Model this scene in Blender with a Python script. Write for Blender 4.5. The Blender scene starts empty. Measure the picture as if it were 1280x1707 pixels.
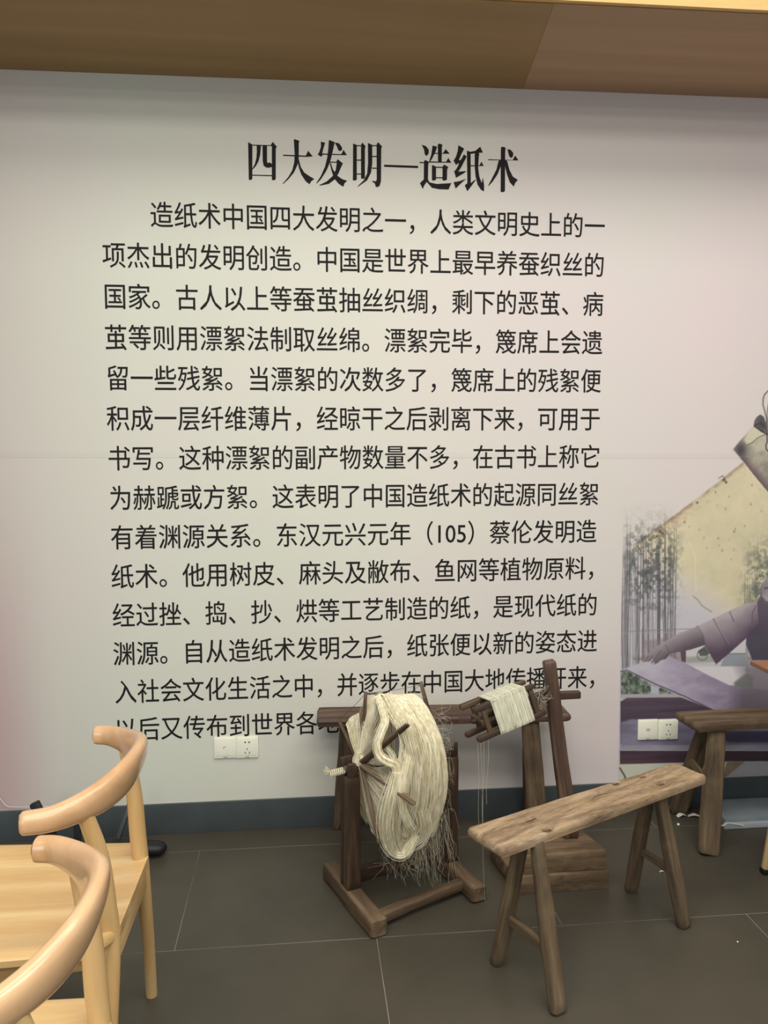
import bpy, bmesh, math, random
import numpy as np
from mathutils import Vector, Matrix
from mathutils.geometry import tessellate_polygon

random.seed(7)
rng = np.random.default_rng(7)
scene = bpy.context.scene
COL = scene.collection

# ------------------------------------------------------------------ camera
FOC, YAW, PITCH, ROLL, DIST, EYE = 1336.2, 0.1011, -0.0806, -0.0024, 3.106, 1.5067
W, H = 1280.0, 1707.0
Fv = Vector((math.sin(YAW) * math.cos(PITCH), math.cos(YAW) * math.cos(PITCH), math.sin(PITCH)))
R0 = Fv.cross(Vector((0, 0, 1))).normalized()
U0 = R0.cross(Fv)
Rv = R0 * math.cos(ROLL) + U0 * math.sin(ROLL)
Uv = -R0 * math.sin(ROLL) + U0 * math.cos(ROLL)
CAM = Vector((0, -DIST, EYE))
cam = bpy.data.cameras.new('camera')
cam.sensor_fit = 'VERTICAL'
cam.sensor_height = 36.0
cam.lens = FOC / H * 36.0
cam.clip_start = 0.05
camo = bpy.data.objects.new('camera', cam)
COL.objects.link(camo)
M = Matrix((Rv, Uv, -Fv)).transposed().to_4x4()
M.translation = CAM
camo.matrix_world = M
scene.camera = camo

# ------------------------------------------------------------------ world, lamps, exposure
world = bpy.data.worlds.new('room_ambience')
scene.world = world
world.use_nodes = True
bg = world.node_tree.nodes['Background']
bg.inputs[0].default_value = (0.92, 0.96, 1.0, 1)
bg.inputs[1].default_value = 0.35


def area(name, loc, size, size_y, power, col, target=None):
    l = bpy.data.lights.new(name, 'AREA')
    l.shape = 'RECTANGLE'
    l.size, l.size_y, l.energy, l.color = size, size_y, power, col
    o = bpy.data.objects.new(name, l)
    COL.objects.link(o)
    o.location = loc
    if target:
        o.rotation_euler = (Vector(target) - Vector(loc)).to_track_quat('-Z', 'Y').to_euler()
    return o


# ceiling panels of the room (the lamps the room has), rows going back from the wall
area('ceiling_panel_light', (0.85, -1.20, 3.27), 3.8, 0.5, 33, (1.0, 0.965, 0.915))
area('ceiling_panel_light', (0.25, -2.1, 3.27), 3.8, 0.5, 45, (1.0, 0.965, 0.915))
area('ceiling_panel_light', (0.5, -3.3, 3.27), 3.6, 0.6, 56, (1.0, 0.96, 0.90))
area('ceiling_panel_light', (0.5, -4.9, 3.27), 4.0, 0.6, 82, (1.0, 0.97, 0.93))
# daylight from a glazed front behind the photographer, to the left
area('window_daylight', (-2.6, -4.9, 1.9), 1.6, 1.8, 34, (0.82, 0.91, 1.0), (0, -0.6, 0.9))
scene.view_settings.view_transform = 'Standard'
scene.view_settings.look = 'None'
scene.view_settings.exposure = 0.0
scene.view_settings.gamma = 1.0
scene.view_settings.use_curve_mapping = False


# ------------------------------------------------------------------ authoring helpers
def ray(x, y):
    return Fv + Rv * ((x - W / 2) / FOC) - Uv * ((y - H / 2) / FOC)


def at(x, y, Y=0.0):
    d = ray(x, y)
    return CAM + d * ((Y - CAM.y) / d.y)


def lin(c):
    out = []
    for v in c[:3]:
        v /= 255.0
        out.append(v / 12.92 if v <= 0.04045 else ((v + 0.055) / 1.055) ** 2.4)
    return (*out, 1.0)


def wm(o):
    m = o.matrix_basis.copy()
    while o.parent:
        o = o.parent
        m = o.matrix_basis @ m
    return m


def link(name, me, mat=None, parent=None, mw=None, smooth=True):
    o = bpy.data.objects.new(name, me)
    COL.objects.link(o)
    if mat:
        me.materials.append(mat)
    if smooth and len(me.polygons):
        me.polygons.foreach_set('use_smooth', [True] * len(me.polygons))
        try:
            me.set_sharp_from_angle(angle=math.radians(42))
        except Exception:
            pass
    mw = mw or Matrix.Identity(4)
    if parent:
        o.parent = parent
        o.matrix_basis = wm(parent).inverted() @ mw
    else:
        o.matrix_basis = mw
    return o


def thing(name, label, cat, loc, rz=0.0, group=None):
    o = bpy.data.objects.new(name, None)
    COL.objects.link(o)
    o.empty_display_size = 0.05
    o.location = loc
    o.rotation_euler = (0, 0, rz)
    o['label'] = label
    o['category'] = cat
    if group:
        o['group'] = group
    return o


def tag(o, label, cat, group=None):
    o['label'] = label
    o['category'] = cat
    if group:
        o['group'] = group
    return o


def copy_tree(o, parent=None):
    c = o.copy()
    COL.objects.link(c)
    if parent:
        c.parent = parent
    for ch in [x for x in bpy.data.objects if x.parent == o and x != c]:
        copy_tree(ch, c)
    return c


def pydata(verts, faces):
    me = bpy.data.meshes.new('m')
    me.from_pydata([tuple(v) for v in verts], [], faces)
    me.update()
    return me


def loft(rings, cap=True, closed=True):
    n = len(rings[0])
    V = [tuple(p) for r in rings for p in r]
    Fc = []
    for i in range(len(rings) - 1):
        for j in range(n if closed else n - 1):
            k = (j + 1) % n
            Fc.append((i * n + j, i * n + k, (i + 1) * n + k, (i + 1) * n + j))
    if cap and closed:
        Fc.append(tuple(reversed(range(n))))
        b = (len(rings) - 1) * n
        Fc.append(tuple(b + j for j in range(n)))
    return pydata(V, Fc)


def rrect(w, d, r, n=4):
    """rounded rectangle outline, counter-clockwise"""
    r = min(r, w / 2 - 1e-5, d / 2 - 1e-5)
    pts = []
    for cx, cy, a0 in ((w / 2 - r, d / 2 - r, 0), (-w / 2 + r, d / 2 - r, 90), (-w / 2 + r, -d / 2 + r, 180), (w / 2 - r, -d / 2 + r, 270)):
        for k in range(n + 1):
            a = math.radians(a0 + 90 * k / n)
            pts.append((cx + r * math.cos(a), cy + r * math.sin(a)))
    return pts


def smooth_noise(seed, n=24):
    r = random.Random(seed)
    ph = [(r.uniform(0, 6.28), r.uniform(0, 6.28), r.uniform(.6, 1.6)) for _ in range(4)]
    return lambda z, a: sum(math.sin(z * f * (9 + 11 * i) + p) * math.cos(a * (i + 1) + q) / (i + 1.3) for i, (p, q, f) in enumerate(ph)) * .5


def frame(p0, p1, hint):
    z = (Vector(p1) - Vector(p0))
    L = z.length
    z.normalize()
    h = Vector(hint)
    x = h - z * h.dot(z)
    x.normalize()
    y = z.cross(x)
    m = Matrix((x, y, z)).transposed().to_4x4()
    m.translation = Vector(p0)
    return m, L


def bar(name, p0, p1, w, d, mat, parent=None, hint=(1, 0, 0), w1=None, d1=None, r=0.006, rough=0.0, ease=0.003, bow=0.0, cuts=None, seed=None, mid=None):
    """a wooden member with its own grain axis (local Z); w along hint, d across; rounded ends"""
    m, L = frame(p0, p1, hint)
    w1 = w if w1 is None else w1
    d1 = d if d1 is None else d1
    nz = smooth_noise(seed if seed is not None else random.random())
    seg = cuts or max(2, int(L / 0.025))
    if rough == 0 and bow == 0 and mid is None:
        seg = cuts or 2
    zs = [0, ease] + [ease + (L - 2 * ease) * k / seg for k in range(1, seg)] + [L - ease, L]
    rings = []
    for z in zs:
        t = z / L
        ww, dd = w + (w1 - w) * t, d + (d1 - d) * t
        if mid is not None:
            b = math.sin(math.pi * t)
            ww += mid * b
            dd += mid * b
        e = ease * 0.9 if (z == 0 or z == L) else 0
        ring = []
        for (x, y) in rrect(ww - 2 * e, dd - 2 * e, max(r - e, 0.0008), 3):
            a = math.atan2(y, x)
            k = 1 + (nz(z, a) * rough / max(ww, dd) * 2 if rough else 0)
            ring.append((x * k + bow * math.sin(math.pi * t), y * k, z))
        rings.append(ring)
    return link(name, loft(rings), mat, parent, m)


def plank(name, p0, p1, w, t, mat, parent=None, up=(0, 0, 1), w1=None, r=0.01, rough=0.002, step=0.004, pockets=(), ends=(0.012, 0.012), skew=(0, 0), edge_noise=0.0, seed=1, width_fn=None):
    """worn board: local Z along the board, local Y = up; pockets = (along, across, half_len, half_wid, depth, angle)"""
    p0, p1 = Vector(p0), Vector(p1)
    z = (p1 - p0)
    L = z.length
    z.normalize()
    upv = Vector(up)
    y = (upv - z * upv.dot(z)).normalized()
    x = y.cross(z)
    m = Matrix((x, y, z)).transposed().to_4x4()
    m.translation = p0
    w1 = w if w1 is None else w1
    ns = max(8, int(L / step))
    nt = max(8, int(w / step))
    nz = smooth_noise(seed)
    nz2 = smooth_noise(seed + 31)
    rings = []
    for i in range(ns + 1):
        zz = L * i / ns
        tt = zz / L
        wid = width_fn(tt) if width_fn else w + (w1 - w) * tt
        wid *= 1 + edge_noise * nz(zz * 1.5, 0.3)
        # rounded ends
        de = min(1.0, max(0.0, zz / max(ends[0], 1e-5)))
        df = min(1.0, max(0.0, (L - zz) / max(ends[1], 1e-5)))
        e = min(math.sqrt(1 - (1 - de) ** 2) if de < 1 else 1, math.sqrt(1 - (1 - df) ** 2) if df < 1 else 1)
        th = t * (0.35 + 0.65 * e)
        wid2 = wid * (1 - (1 - e) * 0.12)
        ring = []
        for j in range(nt + 1):            # top from +x to -x
            u = 1 - 2 * j / nt
            xx = u * wid2 / 2
            ed = (1 - abs(u)) * wid2 / 2
            drop = 0 if ed > r else (r - math.sqrt(max(0, r * r - (r - ed) ** 2)))
            h = th / 2 - drop * 0.9 + rough * (nz(zz, xx * 40) * 0.8 + nz2(zz * 4, xx * 90) * 0.4)
            for (pa, pc, hl, hw, dp, an) in pockets:
                du, dv = zz - pa, xx - pc
                c, s = math.cos(an), math.sin(an)
                a, b = (du * c + dv * s) / hl, (-du * s + dv * c) / hw
                q = (abs(a) ** 3 + abs(b) ** 3) ** (1 / 3.0)
                if q < 1.25:
                    h -= dp * min(1.0, max(0.0, (1.25 - q) / 0.4))
            sk = (skew[0] * (1 - tt) + skew[1] * tt) * xx
            ring.append((xx, h, zz + sk))
        for j in range(5):                 # underside
            u = -1 + 2 * j / 4
            xx = u * wid2 / 2 * 0.97
            sk = (skew[0] * (1 - tt) + skew[1] * tt) * xx
            ring.append((xx, -th / 2 * (0.8 if j in (0, 4) else 1), zz + sk))
        rings.append(ring)
    me = loft(rings)
    me.flip_normals() if False else None
    o = link(name, me, mat, parent, m)
    return o


def tube_arrays(paths, radii, sides=4):
    V, Fc = [], []
    for pts, r in zip(paths, radii):
        pts = [Vector(p) for p in pts]
        b = len(V)
        n = len(pts)
        for i, p in enumerate(pts):
            t = (pts[min(i + 1, n - 1)] - pts[max(i - 1, 0)])
            if t.length < 1e-9:
                t = Vector((0, 0, 1))
            t.normalize()
            h = Vector((0, 1, 0)) if abs(t.y) < .9 else Vector((1, 0, 0))
            x = t.cross(h).normalized()
            y = t.cross(x)
            rr = r if not callable(r) else r(i / (n - 1))
            for k in range(sides):
                a = 2 * math.pi * k / sides
                V.append(p + x * (rr * math.cos(a)) + y * (rr * math.sin(a)))
        for i in range(n - 1):
            for k in range(sides):
                k2 = (k + 1) % sides
                Fc.append((b + i * sides + k, b + i * sides + k2, b + (i + 1) * sides + k2, b + (i + 1) * sides + k))
        Fc.append(tuple(b + k for k in reversed(range(sides))))
        Fc.append(tuple(b + (n - 1) * sides + k for k in range(sides)))
    return V, Fc


def tubes(name, paths, radii, mat, parent=None, sides=4, origin=None):
    V, Fc = tube_arrays(paths, radii, sides)
    mw = Matrix.Identity(4)
    if origin is not None:
        origin = Vector(origin)
        V = [v - origin for v in V]
        mw = Matrix.Translation(origin)
    return link(name, pydata(V, Fc), mat, parent, mw)


def catmull(pts, n=8):
    P = [Vector(p) for p in pts]
    P = [P[0] * 2 - P[1]] + P + [P[-1] * 2 - P[-2]]
    out = []
    for i in range(1, len(P) - 2):
        for k in range(n):
            t = k / n
            a, b, c, d = P[i - 1], P[i], P[i + 1], P[i + 2]
            out.append(0.5 * ((2 * b) + (c - a) * t + (2 * a - 5 * b + 4 * c - d) * t * t + (3 * b - a - 3 * c + d) * t ** 3))
    out.append(P[-2])
    return out


def boxmesh(sx, sy, sz, bev=0.002, seg=2):
    bm = bmesh.new()
    bmesh.ops.create_cube(bm, size=1)
    bmesh.ops.scale(bm, vec=(sx, sy, sz), verts=bm.verts)
    if bev:
        bmesh.ops.bevel(bm, geom=bm.edges[:], offset=bev, segments=seg, affect='EDGES', profile=0.6)
    me = bpy.data.meshes.new('m')
    bm.to_mesh(me)
    bm.free()
    return me


def box(name, c, s, mat, parent=None, bev=0.002, rot=None):
    m = Matrix.Translation(Vector(c))
    if rot:
        m = m @ rot.to_4x4()
    return link(name, boxmesh(*s, bev), mat, parent, m)


# ------------------------------------------------------------------ materials
def newmat(name):
    m = bpy.data.materials.new(name)
    m.use_nodes = True
    nt = m.node_tree
    return m, nt, nt.nodes['Principled BSDF']


def nd(nt, typ, **kw):
    n = nt.nodes.new(typ)
    for k, v in kw.items():
        if k == 'inp':
            for a, b in v.items():
                n.inputs[a].default_value = b
        else:
            setattr(n, k, v)
    return n


def ramp(nt, fac, stops):
    r = nt.nodes.new('ShaderNodeValToRGB')
    e = r.color_ramp.elements
    while len(e) < len(stops):
        e.new(0.5)
    for el, (p, c) in zip(e, stops):
        el.position = p
        el.color = lin(c)
    nt.links.new(fac, r.inputs[0])
    return r.outputs[0]


def wood(name, dark, midc, light, sc=18.0, stretch=0.09, rough=0.6, bump=0.25, patch=None, patch_amt=0.5, axis='Z', coat=0.0, fine=1.0, spec=0.4):
    m, nt, b = newmat(name)
    tc = nd(nt, 'ShaderNodeTexCoord')
    mp = nd(nt, 'ShaderNodeMapping')
    s = {'Z': (1, 1, stretch), 'X': (stretch, 1, 1), 'Y': (1, stretch, 1)}[axis]
    mp.inputs['Scale'].default_value = s
    oi = nd(nt, 'ShaderNodeObjectInfo')
    mul = nd(nt, 'ShaderNodeVectorMath', operation='SCALE')
    mul.inputs[0].default_value = (3.1, 5.7, 7.3)
    nt.links.new(oi.outputs['Random'], mul.inputs['Scale'])
    add = nd(nt, 'ShaderNodeVectorMath', operation='ADD')
    nt.links.new(tc.outputs['Object'], mp.inputs['Vector'])
    nt.links.new(mp.outputs[0], add.inputs[0])
    nt.links.new(mul.outputs[0], add.inputs[1])
    n1 = nd(nt, 'ShaderNodeTexNoise', inp={'Scale': sc, 'Detail': 6.0, 'Roughness': 0.6, 'Distortion': 0.6})
    nt.links.new(add.outputs[0], n1.inputs['Vector'])
    n2 = nd(nt, 'ShaderNodeTexNoise', inp={'Scale': sc * 9, 'Detail': 3.0, 'Roughness': 0.7})
    nt.links.new(add.outputs[0], n2.inputs['Vector'])
    mixf = nd(nt, 'ShaderNodeMath', operation='MULTIPLY_ADD')
    nt.links.new(n2.outputs['Fac'], mixf.inputs[0])
    mixf.inputs[1].default_value = 0.28 * fine
    sub = nd(nt, 'ShaderNodeMath', operation='SUBTRACT')
    nt.links.new(n1.outputs['Fac'], sub.inputs[0])
    sub.inputs[1].default_value = 0.14 * fine
    nt.links.new(sub.outputs[0], mixf.inputs[2])
    colr = ramp(nt, mixf.outputs[0], [(0.30, dark), (0.5, midc), (0.68, light)])
    if patch:
        n3 = nd(nt, 'ShaderNodeTexNoise', inp={'Scale': 9.0, 'Detail': 3.0})
        nt.links.new(tc.outputs['Object'], n3.inputs['Vector'])
        pr = nd(nt, 'ShaderNodeMapRange', inp={1: 0.5, 2: 0.72, 3: 0.0, 4: patch_amt})
        nt.links.new(n3.outputs['Fac'], pr.inputs[0])
        mx = nd(nt, 'ShaderNodeMix', data_type='RGBA')
        nt.links.new(pr.outputs[0], mx.inputs[0])
        nt.links.new(colr, mx.inputs[6])
        mx.inputs[7].default_value = lin(patch)
        colr = mx.outputs[2]
    nt.links.new(colr, b.inputs['Base Color'])
    b.inputs['Roughness'].default_value = rough
    b.inputs['Specular IOR Level'].default_value = spec
    if coat:
        b.inputs['Coat Weight'].default_value = coat
        b.inputs['Coat Roughness'].default_value = 0.14
    bp = nd(nt, 'ShaderNodeBump', inp={'Strength': bump, 'Distance': 0.002})
    nt.links.new(mixf.outputs[0], bp.inputs['Height'])
    nt.links.new(bp.outputs[0], b.inputs['Normal'])
    return m


def plain(name, col, rough=0.5, noise=0.0, nscale=30, metallic=0.0, spec=0.4, bump=0.0):
    m, nt, b = newmat(name)
    b.inputs['Roughness'].default_value = rough
    b.inputs['Metallic'].default_value = metallic
    b.inputs['Specular IOR Level'].default_value = spec
    tc = nd(nt, 'ShaderNodeTexCoord')
    n = nd(nt, 'ShaderNodeTexNoise', inp={'Scale': float(nscale), 'Detail': 4.0})
    nt.links.new(tc.outputs['Object'], n.inputs['Vector'])
    lo = [c * (1 - noise) for c in col]
    hi = [min(255, c * (1 + noise)) for c in col]
    nt.links.new(ramp(nt, n.outputs['Fac'], [(0.3, lo), (0.7, hi)]), b.inputs['Base Color'])
    if bump:
        bp = nd(nt, 'ShaderNodeBump', inp={'Strength': bump, 'Distance': 0.002})
        nt.links.new(n.outputs['Fac'], bp.inputs['Height'])
        nt.links.new(bp.outputs[0], b.inputs['Normal'])
    return m


def wall_print_color(nt):
    """tint of the printed wall covering: warm cream in the middle, rosy towards both ends"""
    g = nd(nt, 'ShaderNodeNewGeometry')
    sp = nd(nt, 'ShaderNodeSeparateXYZ')
    nt.links.new(g.outputs['Position'], sp.inputs[0])
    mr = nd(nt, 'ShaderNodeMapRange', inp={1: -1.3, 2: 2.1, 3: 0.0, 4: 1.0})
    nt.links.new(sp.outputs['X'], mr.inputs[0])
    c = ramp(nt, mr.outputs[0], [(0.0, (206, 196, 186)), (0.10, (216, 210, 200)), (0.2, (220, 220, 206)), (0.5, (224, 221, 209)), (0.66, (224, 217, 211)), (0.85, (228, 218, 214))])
    # darker rose tint, stronger towards the floor at the left end
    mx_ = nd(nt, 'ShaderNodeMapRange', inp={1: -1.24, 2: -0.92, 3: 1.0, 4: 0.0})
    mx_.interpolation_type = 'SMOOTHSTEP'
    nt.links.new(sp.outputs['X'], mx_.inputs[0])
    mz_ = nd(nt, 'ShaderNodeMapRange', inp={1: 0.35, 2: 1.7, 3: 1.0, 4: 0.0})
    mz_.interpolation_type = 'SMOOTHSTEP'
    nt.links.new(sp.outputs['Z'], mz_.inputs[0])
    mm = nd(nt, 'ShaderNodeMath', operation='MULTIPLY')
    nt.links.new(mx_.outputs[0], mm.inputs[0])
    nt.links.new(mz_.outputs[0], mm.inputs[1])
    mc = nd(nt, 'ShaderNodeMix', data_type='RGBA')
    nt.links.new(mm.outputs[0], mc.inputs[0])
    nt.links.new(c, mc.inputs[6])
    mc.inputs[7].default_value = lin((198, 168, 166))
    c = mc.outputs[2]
    n = nd(nt, 'ShaderNodeTexNoise', inp={'Scale': 1.3, 'Detail': 2.0})
    nt.links.new(g.outputs['Position'], n.inputs['Vector'])
    c2 = ramp(nt, n.outputs['Fac'], [(0.35, (251, 255, 250)), (0.65, (255, 251, 253))])
    mx = nd(nt, 'ShaderNodeMix', data_type='RGBA', blend_type='MULTIPLY')
    mx.inputs[0].default_value = 0.8
    nt.links.new(c, mx.inputs[6])
    nt.links.new(c2, mx.inputs[7])
    return mx.outputs[2]


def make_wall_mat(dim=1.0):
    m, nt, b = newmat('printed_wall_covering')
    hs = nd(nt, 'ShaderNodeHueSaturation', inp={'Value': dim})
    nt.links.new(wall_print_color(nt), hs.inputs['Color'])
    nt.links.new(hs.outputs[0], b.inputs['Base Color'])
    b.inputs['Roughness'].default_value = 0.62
    b.inputs['Specular IOR Level'].default_value = 0.25
    n = nd(nt, 'ShaderNodeTexNoise', inp={'Scale': 6.0, 'Detail': 4.0})
    tc = nd(nt, 'ShaderNodeTexCoord')
    nt.links.new(tc.outputs['Object'], n.inputs['Vector'])
    bp = nd(nt, 'ShaderNodeBump', inp={'Strength': 0.08, 'Distance': 0.01})
    nt.links.new(n.outputs['Fac'], bp.inputs['Height'])
    nt.links.new(bp.outputs[0], b.inputs['Normal'])
    return m


def make_mural_mat():
    m, nt, b = newmat('mural_ink')
    at_ = nd(nt, 'ShaderNodeVertexColor')
    at_.layer_name = 'ink'
    mx = nd(nt, 'ShaderNodeMix', data_type='RGBA')
    nt.links.new(at_.outputs['Alpha'], mx.inputs[0])
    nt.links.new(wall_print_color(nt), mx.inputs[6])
    nt.links.new(at_.outputs['Color'], mx.inputs[7])
    nt.links.new(mx.outputs[2], b.inputs['Base Color'])
    b.inputs['Roughness'].default_value = 0.6
    b.inputs['Specular IOR Level'].default_value = 0.25
    return m


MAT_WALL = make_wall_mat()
MAT_MURAL = make_mural_mat()
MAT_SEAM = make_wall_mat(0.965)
MAT_INK = plain('black_print_ink', (34, 31, 30), 0.7, spec=0.2)
MAT_TILE = None
MAT_GROUT = plain('pale_grout', (122, 117, 106), 0.9, 0.34, 3.5)
MAT_SKIRT = plain('slate_blue_skirting', (72, 79, 80), 0.35, 0.05, 8)
MAT_OAK = wood('lacquered_light_wood', (198, 158, 100), (215, 178, 120), (227, 193, 139), sc=9, stretch=0.10, rough=0.34, bump=0.03, coat=0.35, fine=0.5)
MAT_OAKX = wood('lacquered_light_wood_seat', (196, 152, 94), (217, 179, 121), (230, 199, 144), sc=11, stretch=0.07, rough=0.34, bump=0.03, axis='X', coat=0.3, fine=0.5)
MAT_HORN = wood('lacquered_rosy_wood', (196, 150, 106), (213, 171, 126), (224, 186, 142), sc=7, stretch=0.3, rough=0.25, bump=0.02, axis='Y', coat=0.6, fine=0.4)
MAT_SOFFIT = wood('soffit_laminate', (150, 118, 72), (158, 126, 78), (166, 134, 86), sc=7, stretch=0.05, rough=0.5, bump=0.02, axis='X', fine=0.4)
MAT_SOFFIT2 = wood('soffit_laminate_rosy', (168, 134, 100), (176, 142, 108), (184, 150, 116), sc=9, stretch=0.05, rough=0.5, bump=0.02, axis='X', fine=0.4)
MAT_FASCIA = wood('fascia_laminate', (216, 172, 104), (226, 186, 118), (234, 198, 134), sc=12, stretch=0.08, rough=0.45, bump=0.02, axis='X', fine=0.6)
MAT_BENCHTOP = wood('weathered_bench_board', (98, 78, 58), (150, 126, 98), (184, 160, 130), sc=30, stretch=0.14, rough=0.78, bump=0.9, patch=(178, 152, 106), patch_amt=0.5, fine=1.8)
MAT_BENCHLEG = wood('weathered_bench_leg', (58, 46, 34), (98, 81, 60), (128, 110, 83), sc=24, stretch=0.07, rough=0.72, bump=0.6, patch=(124, 112, 78), patch_amt=0.5)
MAT_TENON = wood('tenon_end_grain', (58, 44, 30), (84, 66, 46), (112, 92, 66), sc=60, stretch=1.0, rough=0.8, bump=0.5)
MAT_OLDDARK = wood('old_dark_wood', (38, 29, 21), (68, 51, 37), (100, 79, 57), sc=24, stretch=0.06, rough=0.6, bump=0.5, patch=(64, 44, 32), patch_amt=0.6)
MAT_OLDMID = wood('old_brown_wood', (58, 44, 33), (94, 76, 56), (124, 104, 79), sc=22, stretch=0.08, rough=0.7, bump=0.5, patch=(120, 100, 70), patch_amt=0.5)
MAT_OLDBASE = wood('rough_base_block', (60, 47, 34), (108, 88, 65), (138, 116, 88), sc=20, stretch=0.10, rough=0.78, bump=0.8, patch=(84, 64, 46), patch_amt=0.6, axis='X')
MAT_OLDRED = wood('old_reddish_wood', (48, 37, 31), (88, 68, 55), (120, 96, 78), sc=20, stretch=0.06, rough=0.55, bump=0.5, patch=(92, 62, 50), patch_amt=0.5)
MAT_STICK = wood('grey_brown_stick', (54, 42, 32), (92, 74, 56), (124, 104, 80), sc=30, stretch=0.08, rough=0.7, bump=0.4)
MAT_PLATE = plain('ivory_plastic', (248, 247, 226), 0.35, 0.01)
MAT_HOLE = plain('dark_recess', (22, 22, 22), 0.8)
MAT_MARK = plain('grey_mark', (120, 122, 110), 0.6)
MAT_BLACK = plain('black_powder_coat', (24, 24, 26), 0.5)
MAT_DKGREY = plain('dark_grey_metal', (46, 48, 52), 0.45)
MAT_GREYBOX = plain('grey_painted_panel', (132, 142, 146), 0.5, 0.05, 12)
MAT_ALU = plain('pale_metal_edge', (176, 182, 184), 0.35, 0.03, 12)
MAT_WHITE = plain('white_scrap', (226, 222, 212), 0.7)
MAT_TABLE = wood('orange_brown_table_top', (128, 86, 62), (146, 100, 73), (160, 114, 85), sc=9, stretch=0.1, rough=0.5, bump=0.02, axis='X')


def make_tile_mat():
    m, nt, b = newmat('dark_taupe_floor_tile')
    g = nd(nt, 'ShaderNodeNewGeometry')
    n = nd(nt, 'ShaderNodeTexNoise', inp={'Scale': 2.2, 'Detail': 5.0, 'Roughness': 0.6})
    nt.links.new(g.outputs['Position'], n.inputs['Vector'])
    c = ramp(nt, n.outputs['Fac'], [(0.35, (70, 66, 56)), (0.65, (79, 74, 62))])
    nt.links.new(c, b.inputs['Base Color'])
    n2 = nd(nt, 'ShaderNodeTexNoise', inp={'Scale': 7.0, 'Detail': 4.0})
    nt.links.new(g.outputs['Position'], n2.inputs['Vector'])
    mr = nd(nt, 'ShaderNodeMapRange', inp={1: 0.3, 2: 0.7, 3: 0.36, 4: 0.50})
    nt.links.new(n2.outputs['Fac'], mr.inputs[0])
    nt.links.new(mr.outputs[0], b.inputs['Roughness'])
    b.inputs['Specular IOR Level'].default_value = 0.35
    return m


MAT_TILE = make_tile_mat()


def make_yarn(name, c1, c2, alpha=1.0, rough=0.55):
    m, nt, b = newmat(name)
    tc = nd(nt, 'ShaderNodeTexCoord')
    mp = nd(nt, 'ShaderNodeMapping')
    mp.inputs['Scale'].default_value = (1, 1, 0.25)
    nt.links.new(tc.outputs['Object'], mp.inputs[0])
    n = nd(nt, 'ShaderNodeTexNoise', inp={'Scale': 90.0, 'Detail': 3.0})
    nt.links.new(mp.outputs[0], n.inputs['Vector'])
    nt.links.new(ramp(nt, n.outputs['Fac'], [(0.35, c1), (0.65, c2)]), b.inputs['Base Color'])
    b.inputs['Roughness'].default_value = rough
    b.inputs['Specular IOR Level'].default_value = 0.3
    b.inputs['Sheen Weight'].default_value = 0.25
    return m


MAT_SILK = make_yarn('cream_raw_silk', (218, 206, 166), (250, 244, 218))
MAT_WISP = make_yarn('fine_silk_wisps', (200, 192, 164), (226, 218, 192))
MAT_THREAD = make_yarn('white_silk_thread', (222, 221, 196), (246, 246, 228), rough=0.4)
MAT_THREADCORE = make_yarn('silk_thread_lower_turns', (150, 146, 116), (186, 182, 150), rough=0.5)  # same silk, darkened: shade between the turns painted into the colour
MAT_FUZZ = make_yarn('grey_yarn_waste', (110, 100, 84), (168, 158, 136))

# ------------------------------------------------------------------ the room
WX0, WX1 = -4.0, 5.0


def struct(o, kind='structure'):
    o['kind'] = kind
    return o


ZC = 2.858
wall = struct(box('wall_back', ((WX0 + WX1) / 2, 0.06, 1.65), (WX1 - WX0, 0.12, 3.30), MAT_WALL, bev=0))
skirt = struct(box('baseboard_back', ((WX0 + WX1) / 2, -0.006, 0.0602), (WX1 - WX0, 0.012, 0.1204), MAT_SKIRT, bev=0.002))
floor = struct(box('floor', ((WX0 + WX1) / 2, -3.0, -0.0512), (WX1 - WX0, 6.24, 0.10), MAT_GROUT, bev=0))
ceil = struct(box('ceiling', ((WX0 + WX1) / 2, -3.3, 3.35), (WX1 - WX0, 5.4, 0.10), plain('ceiling_paint', (225, 222, 214), 0.8), bev=0))

# floor tiles: 1.2 x 0.6 m, staggered
GY1 = -0.157
J0 = (0, 0)


def floor_x(px, py):
    d = ray(px, py)
    return (CAM + d * (-CAM.z / d.z)).x


joint = [floor_x(1093, 1377.8), floor_x(332.7, 1418.6), floor_x(1241.4, 1521), floor_x(332.7, 1418.6) + 0.1]
tile_rows = [(0.0, GY1)] + [(GY1 - 0.6 * k, GY1 - 0.6 * (k + 1)) for k in range(9)]
tile_cache = {}
for k, (ya, yb) in enumerate(tile_rows):
    jx = joint[k] if k < len(joint) else joint[1] + 0.3 * k
    x = jx - 1.2 * math.ceil((jx - WX0) / 1.2)
    while x < WX1:
        xa, xb = max(x, WX0), min(x + 1.2, WX1)
        if xb - xa > 0.01:
            key = (round(xb - xa, 4), round(ya - yb, 4))
            if key not in tile_cache:
                me = boxmesh(xb - xa - 0.0024, ya - yb - 0.0028, 0.012, 0.0007, 1)
                me.materials.append(MAT_TILE)
                tile_cache[key] = me
            o = bpy.data.objects.new('tile', tile_cache[key])
            COL.objects.link(o)
            o.parent = floor
            o.matrix_basis = wm(floor).inverted() @ Matrix.Translation(((xa + xb) / 2, (ya + yb) / 2, -0.006))
        x += 1.2

# wooden soffit along the top of the wall: two visible panels and the lit fascia
sof = bpy.data.objects.new('ceiling_soffit', None)
COL.objects.link(sof)
sof['kind'] = 'structure'
sof.name = 'trim_1'
sof.location = (0, -0.29, ZC)


def sof_z(x):
    return 2.8565 + (x + 1.05) * 0.0052


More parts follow.
